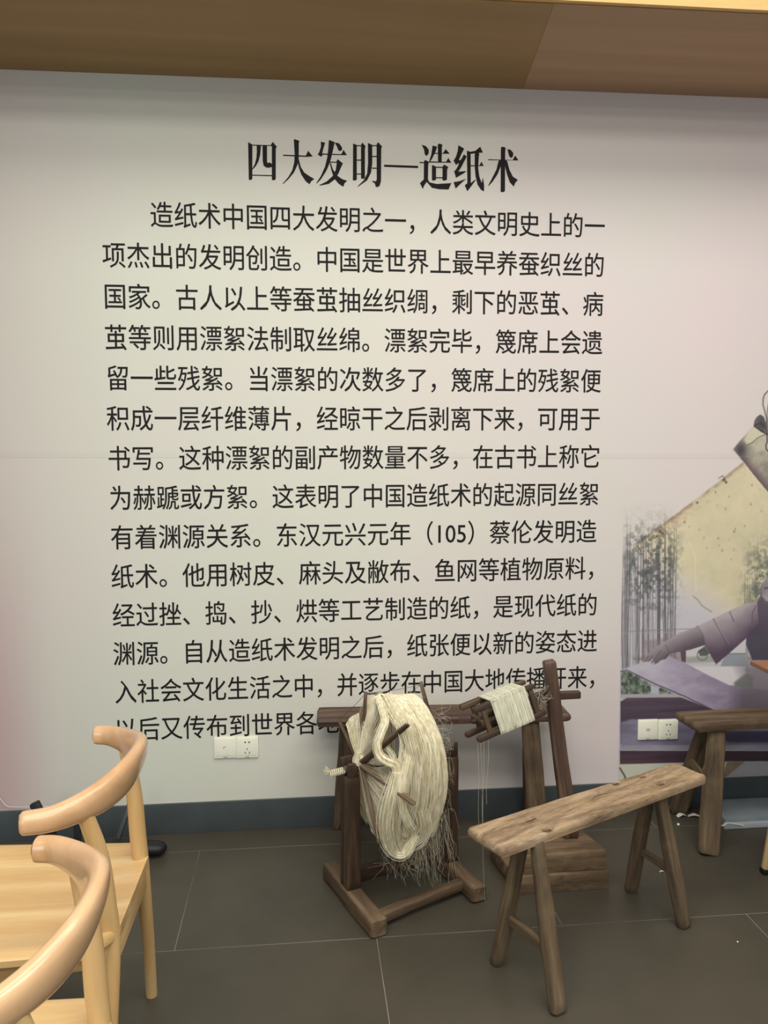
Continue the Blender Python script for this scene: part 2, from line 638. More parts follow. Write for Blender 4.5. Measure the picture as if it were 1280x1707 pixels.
def soffit_panel(xa0, xa1, xb0, xb1, mat):
    # (xa0, xb0) left/right x at the wall, (xa1, xb1) at the front edge
    T = 0.018
    V = []
    for z0 in (0, T):
        V += [(xa0, 0.0, sof_z(xa0) + z0), (xb0, 0.0, sof_z(xb0) + z0), (xb1, -0.582, sof_z(xb1) + z0), (xa1, -0.582, sof_z(xa1) + z0)]
    return link('soffit_panel', pydata(V, [(0, 1, 2, 3), (7, 6, 5, 4), (0, 4, 5, 1), (1, 5, 6, 2), (2, 6, 7, 3), (3, 7, 4, 0)]), mat, sof, smooth=False)


soffit_panel(WX0, WX0, 0.850, 0.786, MAT_SOFFIT)
soffit_panel(0.8508, 0.7868, WX1, WX1, MAT_SOFFIT2)
box('fascia', ((WX0 + WX1) / 2, -0.592, 3.084), (WX1 - WX0, 0.018, 0.430), MAT_FASCIA, sof, bev=0.001,
    rot=Matrix.Rotation(-0.0052, 3, 'Y'))

# seam of the wall covering
sm = at(640, 759).z
box('wallpaper_seam', ((WX0 + WX1) / 2, -0.0004, sm), (WX1 - WX0, 0.0004, 0.022), MAT_SEAM, wall, bev=0,
    rot=Matrix.Rotation(0.0045, 3, 'Y'))

# ------------------------------------------------------------------ lettering on the wall
LINES = [
    ("造纸术中国四大发明之一，人类文明史上的一", 251.3, 1008, 0),
    ("项杰出的发明创造。中国是世界上最早养蚕织丝的", 171, 1006, 1),
    ("国家。古人以上等蚕茧抽丝织绸，剩下的恶茧、病", 175, 1005.3, 2),
    ("茧等则用漂絮法制取丝绵。漂絮完毕，篾席上会遗", 175.5, 1004, 3),
    ("留一些残絮。当漂絮的次数多了，篾席上的残絮便", 179.5, 1001.8, 4),
    ("积成一层纤维薄片，经晾干之后剥离下来，可用于", 178, 999.5, 5),
    ("书写。这种漂絮的副产物数量不多，在古书上称它", 181, 998.3, 6),
    ("为赫蹏或方絮。这表明了中国造纸术的起源同丝絮", 183.4, 996.7, 7),
    ("有着渊源关系。东汉元兴元年（105）蔡伦发明造", 185, 994, 8),
    ("纸术。他用树皮、麻头及敝布、鱼网等植物原料，", 185.7, 988.5, 9),
    ("经过挫、捣、抄、烘等工艺制造的纸，是现代纸的", 187.7, 993.6, 10),
    ("渊源。自从造纸术发明之后，纸张便以新的姿态进", 189, 994.4, 11),
    ("入社会文化生活之中，并逐步在中国大地传播开来，", 192, 989.7, 12),
    ("以后又传布到世界各地。", 194, 579, 13),
]
LZ = 2.514 - 0.1495      # height of the centre of the first line
for text, pl, pr, k in LINES:
    cu = bpy.data.curves.new('txt', 'FONT')
    cu.body = text
    cu.size = 1.0
    cu.resolution_u = 3
    o = bpy.data.objects.new('txt', cu)
    COL.objects.link(o)
    bpy.context.view_layer.update()
    me = bpy.data.meshes.new_from_object(o.evaluated_get(bpy.context.evaluated_depsgraph_get()))
    bpy.data.objects.remove(o)
    co = np.empty(len(me.vertices) * 3, dtype=np.float32)
    me.vertices.foreach_get('co', co)
    co = co.reshape(-1, 3)
    x0, x1 = co[:, 0].min(), co[:, 0].max()
    zrow = LZ - 0.1495 * k
    ypx = 360 + 66 * k
    A, B = at(pl, ypx).x, at(pr, ypx).x
    out = np.zeros_like(co)
    out[:, 0] = A + (co[:, 0] - x0) / (x1 - x0) * (B - A)
    out[:, 2] = (co[:, 1] - 0.375) * 0.1000 + zrow
    out[:, 1] = -0.0006
    org = np.array([(A + B) / 2, 0, zrow], dtype=np.float32)
    me.vertices.foreach_set('co', (out - org).ravel())
    me.update()
    bm = bmesh.new()                       # heavier strokes: slightly shifted doubles of the same print
    for q, (dx, dz) in enumerate(((-.0006, 0), (.0006, 0), (0, -.0005), (0, .0005))):
        bm.from_mesh(me)
        bm.verts.ensure_lookup_table()
        for v in bm.verts[-len(me.vertices):]:
            v.co += Vector((dx, -.00003 * q, dz))
    bm.to_mesh(me)
    bm.free()
    link('text_line', me, MAT_INK, wall, Matrix.Translation(Vector(org.tolist())), smooth=False)

G3 = [  # title, first crop
    [(72, 90), (110, 112), (110, 415), (100, 428), (78, 425)],
    [(108, 113), (284, 118), (284, 126), (108, 122)],
    [(273, 118), (290, 88), (327, 130), (318, 150), (318, 420), (305, 430), (283, 428), (283, 125)],
    [(108, 380), (285, 384), (285, 394), (108, 389)],
    [(148, 120), (186, 120), (180, 200), (165, 260), (140, 305), (108, 338), (108, 328), (132, 285), (146, 230), (150, 170)],
    [(200, 120), (240, 120), (240, 265), (247, 278), (262, 270), (285, 287), (285, 310), (265, 318), (235, 318), (210, 300), (202, 260)],
    [(384, 203), (480, 206), (585, 211), (605, 167), (647, 218), (590, 222), (384, 213)],
    [(478, 66), (492, 66), (528, 80), (522, 100), (522, 230), (512, 290), (480, 360), (430, 420), (382, 464), (380, 458), (430, 400), (465, 340), (482, 270), (486, 200)],
    [(520, 235), (540, 310), (570, 360), (620, 395), (660, 418), (632, 440), (618, 465), (585, 440), (545, 380), (524, 320), (514, 270)],
    [(718, 86), (757, 97), (740, 150), (730, 192), (738, 200), (722, 222), (690, 200), (705, 180), (720, 130)],
    [(722, 192), (900, 198), (920, 160), (950, 207), (722, 202)],
    [(790, 72), (843, 92), (835, 120), (820, 190), (800, 270), (765, 350), (720, 420), (682, 460), (680, 452), (720, 390), (755, 310), (775, 230), (785, 150)],
    [(850, 96), (880, 102), (905, 135), (908, 158), (890, 172), (872, 160), (862, 130), (845, 102)],
    [(800, 263), (855, 265), (868, 242), (915, 280), (900, 310), (875, 370), (845, 420), (790, 462), (708, 478), (705, 472), (770, 440), (820, 395), (850, 340), (860, 275), (800, 272)],
    [(806, 268), (825, 330), (860, 385), (910, 420), (953, 434), (930, 455), (918, 488), (875, 460), (835, 410), (812, 340), (800, 285)],
    [(1005, 102), (1038, 116), (1038, 425), (1022, 432), (1003, 430)],
    [(1075, 116), (1088, 94), (1116, 128), (1110, 150), (1110, 410), (1095, 418), (1076, 415)],
    [(1036, 118), (1078, 118), (1078, 127), (1036, 127)],
    [(1036, 246), (1078, 246), (1078, 255), (1036, 255)],
    [(1036, 370), (1078, 370), (1078, 379), (1036, 379)],
    [(1137, 98), (1175, 115), (1175, 280), (1165, 360), (1130, 430), (1045, 490), (1045, 484), (1100, 430), (1130, 370), (1138, 280)],
    [(1214, 115), (1226, 90), (1262, 128), (1255, 150), (1253, 440), (1240, 480), (1218, 492), (1205, 485), (1200, 460), (1175, 440), (1178, 434), (1205, 440), (1215, 425)],
    [(1173, 118), (1217, 118), (1217, 127), (1173, 127)],
    [(1173, 214), (1217, 214), (1217, 223), (1173, 223)],
    [(1173, 318), (1217, 318), (1217, 327), (1173, 327)],
]
G4 = [  # title, second crop
    [(52, 228), (342, 238), (342, 258), (52, 247)],
    [(372, 58), (410, 70), (433, 100), (433, 130), (415, 155), (398, 140), (393, 100)],
    [(465, 65), (505, 75), (490, 120), (460, 180), (440, 205), (436, 198), (455, 140)],
    [(510, 55), (525, 48), (550, 58), (545, 75), (543, 205), (512, 205)],
    [(475, 127), (555, 130), (577, 95), (612, 135), (475, 136)],
    [(435, 200), (580, 204), (600, 170), (625, 212), (435, 210)],
    [(460, 230), (495, 245), (495, 355), (480, 365), (460, 362)],
    [(550, 245), (565, 228), (600, 248), (590, 270), (588, 355), (570, 365), (550, 362)],
    [(493, 246), (552, 247), (552, 256), (493, 255)],
    [(493, 335), (552, 336), (552, 345), (493, 344)],
    [(355, 205), (390, 207), (400, 187), (435, 205), (428, 225), (426, 355), (440, 380), (500, 393), (626, 386), (612, 415), (602, 440), (520, 438), (460, 425), (415, 375), (395, 405), (382, 436), (357, 385), (390, 355), (392, 215), (355, 215)],
    [(685, 62), (735, 92), (710, 140), (690, 188), (702, 192), (718, 170), (732, 140), (757, 160), (735, 200), (710, 250), (685, 288), (755, 283), (735, 300), (665, 340), (650, 285), (665, 270), (685, 235), (690, 212), (665, 230), (645, 195), (665, 160), (680, 110)],
    [(645, 378), (700, 368), (752, 348), (700, 395), (662, 432)],
    [(758, 108), (790, 118), (792, 385), (828, 355), (835, 358), (790, 420), (762, 456), (740, 405), (762, 385)],
    [(764, 124), (830, 110), (872, 75), (895, 125), (830, 130), (784, 138)],
    [(825, 126), (855, 124), (865, 140), (860, 155), (855, 260), (865, 330), (885, 385), (895, 335), (905, 400), (905, 455), (880, 445), (850, 400), (832, 330), (825, 240)],
    [(788, 232), (865, 235), (882, 202), (902, 240), (788, 242)],
    [(940, 182), (1150, 188), (1170, 150), (1198, 192), (940, 190)],
    [(1050, 78), (1070, 76), (1090, 85), (1085, 110), (1083, 455), (1060, 465), (1046, 458), (1048, 110)],
    [(1103, 97), (1130, 100), (1155, 130), (1150, 160), (1135, 172), (1118, 155), (1110, 120)],
    [(1050, 188), (1048, 240), (1020, 310), (980, 370), (942, 412), (940, 405), (975, 340), (1010, 270), (1028, 195)],
    [(1082, 190), (1100, 195), (1120, 270), (1150, 330), (1192, 358), (1170, 385), (1158, 415), (1125, 380), (1100, 310), (1086, 250)],
]
TV, TF = [], []
for polys, (ox, oy, sc_t) in ((G3, (400, 220, 5.3333)), (G4, (630, 230, 5.12))):
    for pi, poly in enumerate(polys):
        pts = []
        for (x, y) in poly:
            p = at(ox + x / sc_t, oy + y / sc_t)
            pts.append(Vector((p.x, -0.0005 - 0.00008 * (pi % 13), p.z)))
        base = len(TV)
        TV += pts
        for tri in tessellate_polygon([[Vector((p.x, p.z, 0)) for p in pts]]):
            a_, b_, c_ = (pts[k] for k in tri)
            n_ = (b_ - a_).cross(c_ - a_).y
            TF.append(tuple(base + k for k in (tri if n_ < 0 else tri[::-1])))
me = pydata(TV, TF)
t = link('title_lettering', me, MAT_INK, wall, smooth=False)
t['label'] = 'large bold serif black headline characters'


# ------------------------------------------------------------------ printed picture at the right of the wall
def build_mural():
    x0, x1 = at(1036.0, 1000).x, at(1036, 1000).x + 1.25
    z0, z1 = 0.1215, at(1200, 610).z
    st = 0.0026
    nx, nz_ = int((x1 - x0) / st), int((z1 - z0) / st)
    X, Z = np.meshgrid(np.linspace(x0, x1, nx), np.linspace(z0, z1, nz_))
    # artwork coordinates of every vertex of the sheet
    d = np.stack([X - CAM.x, np.full_like(X, -CAM.y), Z - CAM.z], -1)
    zz = d @ np.array(Fv)
    PX = W / 2 + FOC * (d @ np.array(Rv)) / zz
    PY = H / 2 - FOC * (d @ np.array(Uv)) / zz
    C = np.zeros(X.shape + (3,))
    A = np.zeros(X.shape)
    r = np.random.default_rng(3)

    def vnoise(sx, sy, octv=3, seed=0):
        rr = np.random.default_rng(seed)
        out = np.zeros_like(PX)
        amp, tot = 1.0, 0
        for o in range(octv):
            g = rr.random((96, 96))
            u = (PX / sx * (2 ** o)) % 95
            v = (PY / sy * (2 ** o)) % 95
            i, j = u.astype(int), v.astype(int)
            fu, fv = u - i, v - j
            fu, fv = fu * fu * (3 - 2 * fu), fv * fv * (3 - 2 * fv)
            i2, j2 = (i + 1) % 96, (j + 1) % 96
            out += amp * ((g[j, i] * (1 - fu) + g[j, i2] * fu) * (1 - fv) + (g[j2, i] * (1 - fu) + g[j2, i2] * fu) * fv)
            tot += amp
            amp *= .55
        return out / tot

    def sdist(P):
        P = np.array(P, float)
        dmin = np.full(PX.shape, 1e9)
        inside = np.zeros(PX.shape, bool)
        n = len(P)
        for a in range(n):
            ax, ay = P[a]
            bx, by = P[(a + 1) % n]
            ex, ey = bx - ax, by - ay
            t = np.clip(((PX - ax) * ex + (PY - ay) * ey) / (ex * ex + ey * ey + 1e-9), 0, 1)
            dmin = np.minimum(dmin, np.hypot(PX - ax - t * ex, PY - ay - t * ey))
            cond = ((ay > PY) != (by > PY))
            xi = ax + (PY - ay) / (by - ay + 1e-12) * (bx - ax)
            inside ^= cond & (PX < xi)
        return np.where(inside, dmin, -dmin)

    def put(mask, col, a=1.0):
        nonlocal C, A
        mask = np.clip(mask, 0, 1) * a
        col = np.broadcast_to(np.array(col, float), C.shape) if not isinstance(col, np.ndarray) else col
        na = mask + A * (1 - mask)
        C = np.where(na[..., None] > 1e-6, (col * mask[..., None] + C * (A * (1 - mask))[..., None]) / np.maximum(na, 1e-6)[..., None], C)
        A = na

    def poly(P, col, a=1.0, soft=1.2):
        s = sdist(P)
        put(np.clip(s / soft + 0.5, 0, 1), col, a)

    def line(P, w, col, a=1.0, soft=1.0):
        dm = np.full(PX.shape, 1e9)
        for (ax, ay), (bx, by) in zip(P[:-1], P[1:]):
            ex, ey = bx - ax, by - ay
            t = np.clip(((PX - ax) * ex + (PY - ay) * ey) / (ex * ex + ey * ey + 1e-9), 0, 1)
            dm = np.minimum(dm, np.hypot(PX - ax - t * ex, PY - ay - t * ey))
        put(np.clip((w / 2 - dm) / soft + 0.5, 0, 1), col, a)

    def k7(P):
        return [(1020 + x / 4.923, 880 + y / 4.923) for x, y in P]

    def k4(P):
        return [(1020 + x / 4.492, 1080 + y / 4.492) for x, y in P]

    def k8(P):
        return [(1180 + x / 5.69, 620 + y / 5.69) for x, y in P]

    def shade(c0, c1, f):
        f = np.clip(f, 0, 1)[..., None]
        return np.array(c0, float) * (1 - f) + np.array(c1, float) * f

    n1 = vnoise(60, 60, 4, 1)
    n2 = vnoise(9, 9, 3, 2)
    n3 = vnoise(70, 5, 3, 5)
    # misty background behind everything
    poly([(1030, 905), (1110, 880), (1700, 880), (1700, 1400), (1030, 1400)], shade((214, 206, 208), (196, 192, 200), (PY - 900) / 200), 1, 14)
    # aged paper
    pap = [(1030, 925), (1062, 903), (1120, 862), (1160, 832), (1198, 803), (1214, 790), (1244, 766), (1300, 730), (1700, 700), (1700, 1100), (1030, 1100)]
    s = sdist(pap)
    fade = np.clip((1092 - PY) / 62, 0, 1) * np.clip(0.15 + (PX - 1045) / 95 + (925 - PY) / 70, 0, 1)
    pc = shade((226, 212, 172), (206, 198, 158), n1 * 1.6 - .3)
    pc = pc + (n2[..., None] - .5) * 10
    put(np.clip(s / 1.5 + .5, 0, 1) * fade, pc)
    # browned upper edge with flaked spots
    edge = np.exp(-(s - 2) ** 2 / 14) * (s > -1) * (PX > 1055)
    put(edge * np.clip(n2 * 1.6 - .2, 0, 1), (150, 122, 96), .8)
    put(np.exp(-(s - 10) ** 2 / 90) * (s > 0) * np.clip(n2 * 2 - .9, 0, 1), (190, 150, 120), .6)
    for k in range(70):
        cx = r.uniform(1075, 1420)
        cy = r.uniform(780, 960)
        put(np.exp(-((PX - cx) ** 2 + (PY - cy) ** 2 * .5) / r.uniform(.5, 3)) * (s > 2), (120, 100, 70), r.uniform(.2, .7))
    for cx, cy, q in ((1100, 886, 8), (1104, 889, 6), (1095, 894, 4), (1162, 838, 3), (1206, 800, 5), (1210, 804, 4), (1083, 900, 3)):
        put(np.exp(-((PX - cx) ** 2 + (PY - cy) ** 2) / q), (70, 52, 36), .9)
    line([(1198, 797), (1204, 793), (1208, 798), (1209, 803)], 1.5, (110, 88, 66), .9)
    line([(1150, 905), (1158, 925), (1159, 960), (1160, 985)], 2, (228, 220, 180), .8, 2)
    line([(1155, 994), (1163, 1000), (1170, 1010), (1186, 1020)], 1.4, (120, 108, 76), .7, 1.5)
    # bamboo grove at the left, a second one at the right
    def grove(xa, xb, ya, yb, n, cl, seed, strength=1.0):
        rr = np.random.default_rng(seed)
        for k in range(n):
            x = xa + (xb - xa) * rr.random() ** 1.1
            top = ya + rr.uniform(-25, 40) * 1.0
            kk = rr.uniform(-22, 26)
            ink = tuple(v + kk + rr.uniform(-5, 5) for v in cl)
            fadey = np.clip((PY - top) / 70, 0, 1)
            dx = np.abs(PX - (x + (PY - yb) * rr.uniform(-.02, .02) + np.sin(PY / 30 + k) * .5))
            put(np.clip(rr.uniform(.3, 1.2) - dx + .5, 0, 1) * fadey * (PY < yb), ink, rr.uniform(.35, .8) * strength)
        fol = np.clip((vnoise(14, 14, 4, seed + 9) - .47) * 5, 0, 1) * np.clip(n2 * 2.2 - .3, 0.2, 1)
        ell = np.exp(-(((PX - (xa + xb) / 2 - 4) / ((xb - xa) * .48)) ** 4) - ((PY - (ya + 78)) / 75) ** 4)
        put(fol * ell, (90, 98, 94), .85 * strength)
        fol2 = np.clip((vnoise(5, 6, 3, seed + 19) - .50) * 9, 0, 1)
        put(fol2 * ell, (84, 90, 86), .7 * strength)
    grove(1036, 1126, 868, 1130, 58, (92, 88, 92), 11)
    grove(1240, 1330, 905, 1015, 20, (120, 126, 118), 12, .8)
    put(np.clip((vnoise(10, 10, 4, 40) - .45) * 6, 0, 1) * np.exp(-((PX - 1285) / 45) ** 4 - ((PY - 975) / 42) ** 4), (106, 120, 104), .8)
    # fence, yard, cottages
    line([(1036, 1053), (1180, 1047)], 1.6, (140, 136, 138), .8)
    line([(1036, 1056), (1140, 1054)], 1.2, (170, 164, 168), .8)
    for x in (1070, 1096, 1114, 1125):
        line([(x, 1048), (x, 1100)], 1.6, (140, 108, 112), .7)
    poly(k7([(260, 930), (400, 905), (600, 900), (610, 1000), (600, 1100), (300, 1060)]), (138, 118, 126), .55, 5)
    poly(k7([(605, 985), (1110, 900), (1110, 1120), (605, 1110)]), (206, 202, 204), 1, 1.5)
    poly(k7([(610, 1060), (900, 1040), (900, 1100), (610, 1110)]), (146, 150, 132), .7, 4)
    poly(k7([(560, 1010), (606, 1010), (606, 1105), (570, 1095)]), (92, 70, 84), .9, 2)
    for rad, w_ in ((8.5, 1.6),):
        dd = np.hypot(PX - 1170.5, PY - 1092)
        put(np.clip(w_ / 2 - np.abs(dd - rad) + .6, 0, 1), (112, 112, 118), .9)
    poly(k7([(705, 1010), (760, 970), (800, 1030), (770, 1050), (720, 1050)]), (70, 76, 72), .8, 2)
    poly(k7([(930, 1035), (1095, 1030), (1095, 1135), (890, 1135)]), (150, 154, 164), 1, 1.2)
    line(k7([(930, 1033), (1095, 1030)]), 1.2, (100, 98, 104))
    poly(k7([(1095, 930), (1120, 925), (1120, 1180), (1095, 1180)]), (150, 148, 152), .8, 2)
    poly(k7([(640, 1135), (1095, 1140), (1095, 1290), (960, 1290)]), (216, 210, 212), 1, 2)
    poly(k7([(1000, 1270), (1060, 1220), (1110, 1190), (1160, 1230), (1150, 1310), (1010, 1310)]), (112, 122, 110), .9, 4)
    # shrubs below the sheet at the left
    g = shade((70, 84, 70), (150, 158, 146), vnoise(4, 5, 3, 77) * 2.2 - .6)
    poly(k7([(72, 1175), (110, 1165), (330, 1285), (420, 1320), (560, 1385), (72, 1390)]), g, 1, 2)
    poly(k7([(72, 1365), (560, 1360), (560, 1392), (72, 1400)]), (178, 172, 176), 1, 2)
    poly(k7([(318, 1285), (385, 1310), (385, 1365), (318, 1360)]), (182, 184, 196), 1, 2)
    # trough bands
    poly(k4([(62, 400), (110, 370), (520, 370), (820, 490), (3000, 490), (3000, 720), (62, 720)]), shade((98, 80, 92), (78, 64, 82), n3 * 1.5 - .2), 1, 1.2)
    line(k4([(62, 400), (110, 371), (510, 366)]), 1.6, (176, 168, 176), .8)
    poly(k4([(62, 560), (140, 535), (700, 545), (3000, 560), (3000, 760), (62, 760)]), shade((112, 104, 128), (138, 132, 154), vnoise(40, 10, 4, 8) * 1.8 - .4), 1, 4)
    poly(k4([(700, 620), (3000, 640), (3000, 712), (880, 706)]), (66, 62, 86), .9, 3)
    poly(k4([(62, 730), (3000, 720), (3000, 772), (62, 770)]), shade((140, 136, 152), (176, 172, 184), vnoise(30, 6, 3, 18)), .85, 3)
    poly(k4([(58, 768), (3000, 776), (3000, 845), (900, 850), (58, 872)]), shade((92, 66, 78), (70, 54, 64), n3 * 1.6 - .3), 1, 1.3)
    line(k4([(58, 766), (3000, 774)]), 1.3, (182, 174, 182), .8)
    poly(k4([(58, 872), (900, 850), (3000, 845), (3000, 1060), (58, 1060)]), (204, 204, 182), 1, 1.3)
    poly(k4([(862, 852), (1000, 850), (850, 970), (820, 980)]), shade((140, 118, 96), (166, 146, 120), n2), 1, 1.5)
    poly(k4([(1000, 850), (3000, 845), (3000, 1060), (840, 1060), (850, 975)]), (176, 174, 178), 1, 1.5)
    line(k4([(58, 900), (90, 950), (110, 1000)]), 3, (90, 82, 72), .9)
    # the sheet lifted from the vat
    sh = k7([(80, 1165), (245, 1105), (450, 1040), (640, 1130), (800, 1215), (960, 1290), (1250, 1330), (2600, 1500), (2600, 1600), (880, 1520), (600, 1385), (330, 1280), (130, 1170)])
    cl = vnoise(34, 14, 4, 21)
    poly(sh, shade((192, 184, 200), (148, 132, 158), (PX - 1050) / 120 * .7 + (cl - .5) * 1.1), 1, 1.1)
    line(k7([(72, 1178), (120, 1165), (330, 1270), (600, 1385), (880, 1520)]), 2.2, (82, 70, 84), .85, 1.2)
    poly(k7([(80, 1165), (245, 1105), (330, 1120), (200, 1190), (130, 1168)]), (192, 190, 196), .7, 8)
    # figure: trunk, sleeve, forearm, hand
    poly(k7([(1040, 1140), (1150, 1080), (3000, 1080), (3000, 1540), (1000, 1540), (1010, 1330), (1090, 1250)]), shade((134, 126, 132), (104, 94, 102), (PY - 1100) / 70 + (n1 - .5)), .8, 26)
    poly(k7([(1185, 610), (1215, 560), (1225, 470), (1400, 420), (1600, 500), (1700, 1085), (1150, 1085), (1100, 960), (1100, 880), (1150, 760)]), shade((112, 96, 112), (80, 74, 90), (PY - 1000) / 90 + (n1 - .5)), 1, 1.5)
    slv = k7([(695, 805), (830, 745), (960, 680), (1100, 620), (1190, 603), (1200, 780), (1095, 910), (965, 1025), (855, 1118), (760, 965)])
    poly(slv, shade((184, 170, 174), (92, 74, 92), (PY - (1043 - (PX - 1161) * .4)) / 60 + (n1 - .5) * .7), 1, 1.2)
    for P in ([(830, 745), (870, 820), (950, 960)], [(965, 690), (1000, 770)], [(695, 805), (745, 870), (765, 965), (855, 1118)], [(1180, 640), (1150, 700), (1150, 780)]):
        line(k7(P), 1.5, (96, 80, 92), .8, 1.5)
    line(k7([(835, 745), (880, 830), (960, 950)]), 1.2, (176, 162, 168), .5, 2)
    arm = k7([(255, 1085), (270, 1055), (330, 1000), (400, 950), (540, 870), (695, 808), (745, 870), (765, 960), (640, 1000), (480, 1030), (440, 1075), (400, 1085), (370, 1110), (340, 1122), (318, 1112), (322, 1098), (350, 1070), (350, 1050), (310, 1095), (270, 1100)])
    poly(arm, shade((170, 158, 162), (98, 84, 94), (PY - (1088 - (PX - 1072) * .5)) / 34 + (n1 - .5) * .6), 1, 1.1)
    for P in ([(300, 1050), (272, 1090)], [(330, 1050), (300, 1092)], [(400, 1010), (350, 1070), (325, 1105)], [(440, 960), (470, 1020), (430, 1072)]):
        line(k7(P), 1.2, (92, 80, 88), .7, 1.3)
    put(np.exp(-((PX - 1088.5) ** 2 + (PY - 1105.5) ** 2) / 5), (206, 198, 198), .9)
    # moustached chin and beard at the frame edge
    poly(k7([(1228, 560), (1224, 480), (1262, 410), (1500, 380), (1500, 640), (1262, 600)]), shade((196, 192, 192), (140, 132, 138), n2 * 1.6 - .2), 1, 1.6)
    line(k7([(1250, 498), (1275, 490), (1320, 492)]), 2, (78, 66, 70), .9)
    # upper rolled sheet with cord
    sc_ = k8([(236, 735), (300, 655), (430, 512), (500, 560), (545, 590), (600, 540), (900, 560), (1400, 1135), (900, 1500), (569, 1140), (440, 985), (335, 850)])
    s = sdist(sc_)
    base = shade((196, 188, 164), (150, 142, 128), (PY - 730) / 60 + (n2 - .5) * 1.2)
    put(np.clip(s / 1.2 + .5, 0, 1), base)
    put(np.clip(s / 1.2 + .5, 0, 1) * np.exp(-((PX - 1234) / 13) ** 2 - ((PY - 750) / 18) ** 2), (74, 72, 74), .95)
    lowe = np.exp(-(s / 9.0) ** 2) * (s > 0) * (PY > 762 + 0 * PX) * (PX < 1400)
    put(lowe, (104, 86, 92), .85)
    poly(k8([(395, 545), (440, 520), (545, 590), (500, 610), (440, 660), (370, 690), (340, 650)]), (214, 208, 178), .8, 4)
    line(k8([(545, 592), (470, 625), (420, 670), (370, 695)]), 1.6, (100, 92, 80), .8, 1.4)
    poly(k8([(430, 512), (440, 460), (462, 425), (495, 403), (530, 425), (550, 480), (552, 592), (500, 570)]), shade((112, 106, 108), (80, 76, 80), n2 * 1.5 - .2), 1, 1.2)
    line(k8([(445, 510), (500, 480), (535, 520)]), 1.6, (56, 50, 54), .8)
    line(k8([(440, 520), (510, 560), (550, 590)]), 1.6, (44, 40, 42), .9)
    line(k8([(600, 160), (569, 178), (535, 215), (522, 255), (520, 310), (540, 380), (555, 450), (556, 560), (560, 660), (548, 700), (552, 735), (575, 755)]), 1.9, (62, 52, 66), .95, 1.2)
    line(k8([(600, 250), (572, 300), (560, 380), (562, 470), (566, 600)]), 1.6, (84, 70, 84), .9, 1.2)
    # mesh: keep only printed cells
    lum = C.mean(-1, keepdims=True)
    C = (lum + (C - lum) * 0.84) * 1.03
    C = np.clip(C, 0, 255) / 255.0
    L = np.where(C <= .04045, C / 12.92, ((C + .055) / 1.055) ** 2.4)
    keep = (A[:-1, :-1] + A[1:, :-1] + A[:-1, 1:] + A[1:, 1:]) > 0.02
    idx = np.arange(nx * nz_).reshape(nz_, nx)
    q = np.stack([idx[:-1, :-1], idx[:-1, 1:], idx[1:, 1:], idx[1:, :-1]], -1)[keep]
    used = np.unique(q)
    remap = np.full(nx * nz_, -1)
    remap[used] = np.arange(len(used))
    q = remap[q]
    ox, oz = (x0 + x1) / 2, (z0 + z1) / 2
    V = np.stack([X.ravel() - ox, np.full(X.size, 0.0), Z.ravel() - oz], -1)[used].astype(np.float32)
    me = bpy.data.meshes.new('mural')
    me.vertices.add(len(V))
    me.vertices.foreach_set('co', V.ravel())
    me.loops.add(q.size)
    me.loops.foreach_set('vertex_index', q.ravel().astype(np.int32))
    me.polygons.add(len(q))
    me.polygons.foreach_set('loop_start', np.arange(0, q.size, 4, dtype=np.int32))
    me.polygons.foreach_set('loop_total', np.full(len(q), 4, dtype=np.int32))
    me.update(calc_edges=True)
    ca = me.color_attributes.new('ink', 'FLOAT_COLOR', 'POINT')
    rgba = np.concatenate([L.reshape(-1, 3), A.reshape(-1, 1)], -1)[used].astype(np.float32)
    ca.data.foreach_set('color', rgba.ravel())
    o = link('mural_print', me, MAT_MURAL, wall, Matrix.Translation((ox, -0.0008, oz)), smooth=False)
    o['label'] = 'printed picture of a grey robed papermaker lifting a sheet from a vat before aged yellow paper'


build_mural()


